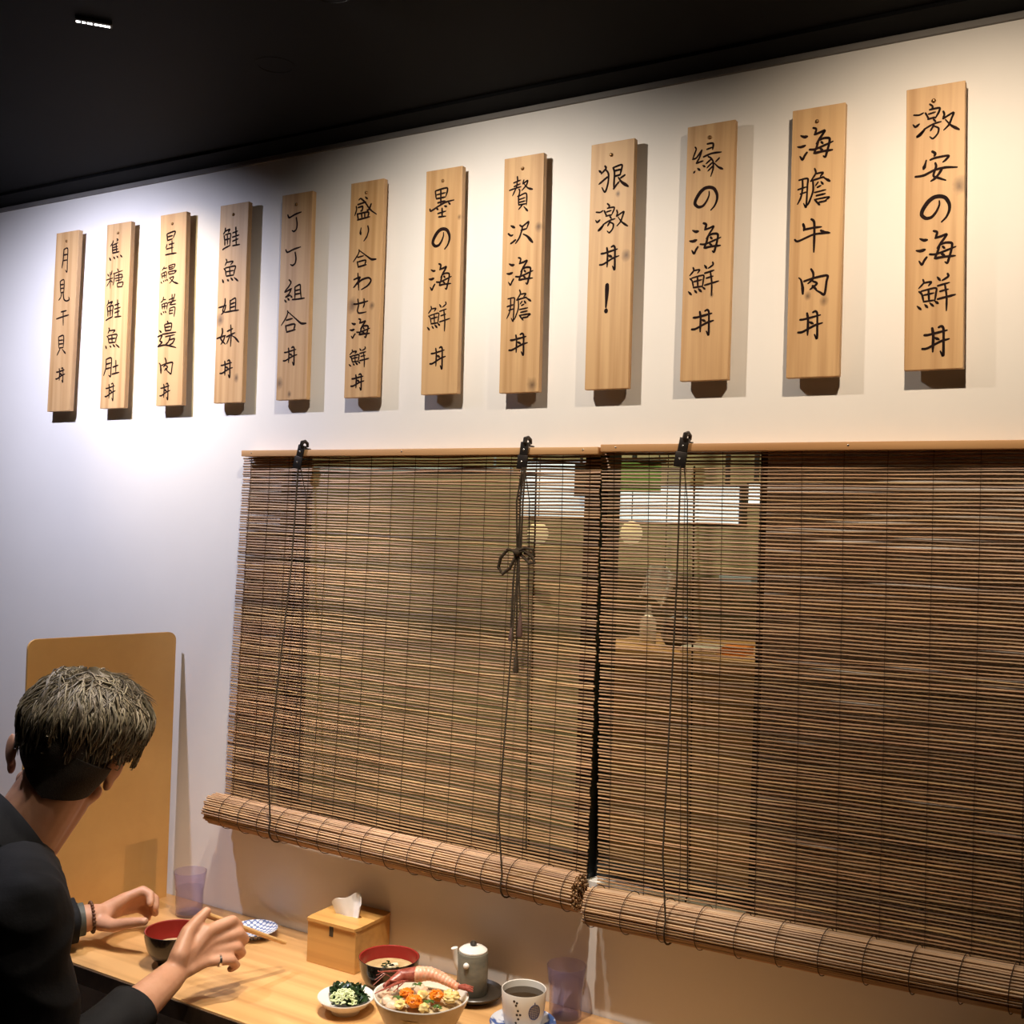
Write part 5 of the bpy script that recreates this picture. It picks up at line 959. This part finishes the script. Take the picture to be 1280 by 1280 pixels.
# hair: clipped sides and back, long textured top with a forward quiff
def cap(fn_lo, az0, az1, rad, nu, nv, inner):
    m = MB()
    def P(u, v, k): az = az0 + (az1 - az0) * u; lo = fn_lo(az); po = 0.02 + (lo - 0.02) * v; return rad(az, po) * k, az, po
    def S(u, v, o):
        az = az0 + (az1 - az0) * u; po = 0.02 + (fn_lo(az) - 0.02) * v; A = rad(az, po) if o else inner
        return hp(A[0] * math.sin(po) * math.sin(az), -0.006 + A[1] * math.sin(po) * math.cos(az), 0.040 + A[2] * math.cos(po))
    m.grid(lambda u, v: S(u, v, 1), nu, nv, lambda u, v: S(u, v, 0)); return m
def und_lo(az): c = math.cos(az); return 2.25 - 0.10 * math.cos(2 * az) if c < 0.2 else 1.75 - 0.55 * c
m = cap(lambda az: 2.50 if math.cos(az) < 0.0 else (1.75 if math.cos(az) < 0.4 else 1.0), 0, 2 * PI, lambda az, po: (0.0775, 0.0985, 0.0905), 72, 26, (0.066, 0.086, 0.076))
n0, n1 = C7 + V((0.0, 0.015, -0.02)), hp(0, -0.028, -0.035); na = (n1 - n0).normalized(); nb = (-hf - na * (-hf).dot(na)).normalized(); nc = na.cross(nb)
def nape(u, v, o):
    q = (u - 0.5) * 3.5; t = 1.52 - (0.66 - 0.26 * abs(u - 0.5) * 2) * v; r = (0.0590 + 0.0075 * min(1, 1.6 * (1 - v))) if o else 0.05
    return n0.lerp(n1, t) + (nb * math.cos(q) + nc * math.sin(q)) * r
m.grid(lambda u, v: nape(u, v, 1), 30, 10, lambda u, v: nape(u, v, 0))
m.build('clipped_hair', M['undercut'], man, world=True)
def hair_lo(az):
    c = math.cos(az); w = 0.07 * math.sin(az * 5 + 1) + 0.05 * math.sin(az * 11)
    return w + (1.66 if c < -0.3 else (1.66 - 0.16 * (c + 0.3) if c < 0.3 else 1.56 - 0.55 * (c - 0.3)))
def hair_rad(az, po):
    c = math.cos(az); s = math.sin(az)
    v = 0.010 * noise.noise(V((math.sin(az) * 3.2, math.cos(az) * 3.2, po * 1.3))) + 0.004 * noise.noise(V((math.sin(az) * 11, math.cos(az) * 11, po * 3)))
    edge = max(0, (po - 1.0) / 0.65); k = 1 - 0.15 * edge * edge
    q = max(0, c) * 0.012 + 0.046 * max(0, math.cos(az - 1.05)) ** 2 * (1 if po > 0.5 else po / 0.5)
    return ((0.089 + v + q) * k, (0.107 + v + 0.7 * q) * k, 0.112 + v + 0.25 * q)
m = cap(hair_lo, 0, 2 * PI, hair_rad, 120, 40, (0.062, 0.082, 0.072)); m.c = [(0.72, 0.72, 0.72)] * len(m.c)
def surf(az, po, o):
    A = hair_rad(az, min(po, 1.62)); return hp((A[0] + o) * math.sin(po) * math.sin(az), -0.006 + (A[1] + o) * math.sin(po) * math.cos(az), 0.040 + (A[2] + o) * math.cos(po))
R = random.Random(77)
for k in range(3600):
    az = R.uniform(0, 2 * PI); po = math.acos(1 - R.random() * 0.98) * 0.98
    if po > hair_lo(az) - 0.05: continue
    ln = R.uniform(0.3, 0.7) * (1.25 if math.cos(az - 0.4) > 0.3 else 1); tw = R.uniform(-0.35, 0.35); up = R.uniform(0.001, 0.008); lim = R.uniform(-0.05, 0.22); pts = []; w = R.uniform(0.0006, 0.0019)
    if po < 0.4: tw *= 3
    for j in range(7):
        s = j / 6; pts.append(surf(az + tw * s / max(0.35, math.sin(po)) * 0.5, min(po + ln * s, hair_lo(az) + lim), -0.002 + up * math.sin(s * 2.2) * (1.1 if s < 0.7 else 0.8)))
    tone = R.uniform(0.4, 1.4) * (0.80 if po > 1.2 else 1.05); m.col = (tone, tone * R.uniform(0.97, 1.03), tone * R.uniform(0.9, 1.08))
    m.tube(pts, [w * q for q in (0.4, 0.9, 1.0, 1.0, 0.85, 0.6, 0.12)], 4)
for k in range(160):          # tufts that stand up from the crown and the quiff
    az = R.gauss(0.75, 0.5); po = R.uniform(0.25, 0.75); tw = R.uniform(-0.2, 0.2); w = R.uniform(0.0006, 0.0016); L0 = R.uniform(0.006, 0.022)
    pts = [surf(az + tw * s, po + 0.28 * s, -0.004 + L0 * s ** 0.8) for s in (0, 0.25, 0.5, 0.75, 1)]
    tone = R.uniform(0.7, 1.4); m.col = (tone, tone, tone * 0.98); m.tube(pts, [w, w, w * 0.8, w * 0.5, w * 0.1], 4)
m.build('hair', M['hair'], man, world=True, fix=False)
# chopsticks held over the dish
tip, end = V((-1.4169, 1.5899, 0.8052)), V((-1.4640, 1.4240, 0.8985)); d = (tip - end).normalized(); sd = d.cross(V((0, 0, 1))).normalized()
for k, (o, lb) in enumerate(((0.0028, 'upper pale wooden chopstick in the right hand of the man'), (-0.0032, 'lower pale wooden chopstick in the right hand of the man'))):
    t0, e0 = tip + sd * o * 1.1 - V((0, 0, 0.002 * k)), end + sd * o * 1.3 - V((0, 0, 0.004 * k))
    L = (t0 - e0).length; o_ = MB(); o_.tube([(0, 0, 0), (L * 0.5, 0, 0), (L, 0, 0)], [0.0040, 0.0038, 0.0030], 8)
    ob = simple('chopstick', o_, M['chop'], lb, 'chopstick', group='chopsticks held by the man'); ob.location = e0; ob.rotation_mode = 'QUATERNION'; ob.rotation_quaternion = (t0 - e0).to_track_quat('X', 'Z')
# stool under him
t = thing('stool', 'round wooden stool under the seated man', 'stool', (-1.62, 0.95, 0))
m = MB(); m.lathe([(0, 0.405), (0.165, 0.405), (0.17, 0.41), (0.17, 0.43), (0.16, 0.437), (0, 0.437)], 40); m.build('seat', M['counter'], t)
for k in range(4):
    a = PI / 4 + k * PI / 2; m = MB(); m.tube([(0.12 * math.cos(a), 0.12 * math.sin(a), 0.41), (0.165 * math.cos(a), 0.165 * math.sin(a), 0)], 0.014, 10); m.build('leg', M['floor'], t)
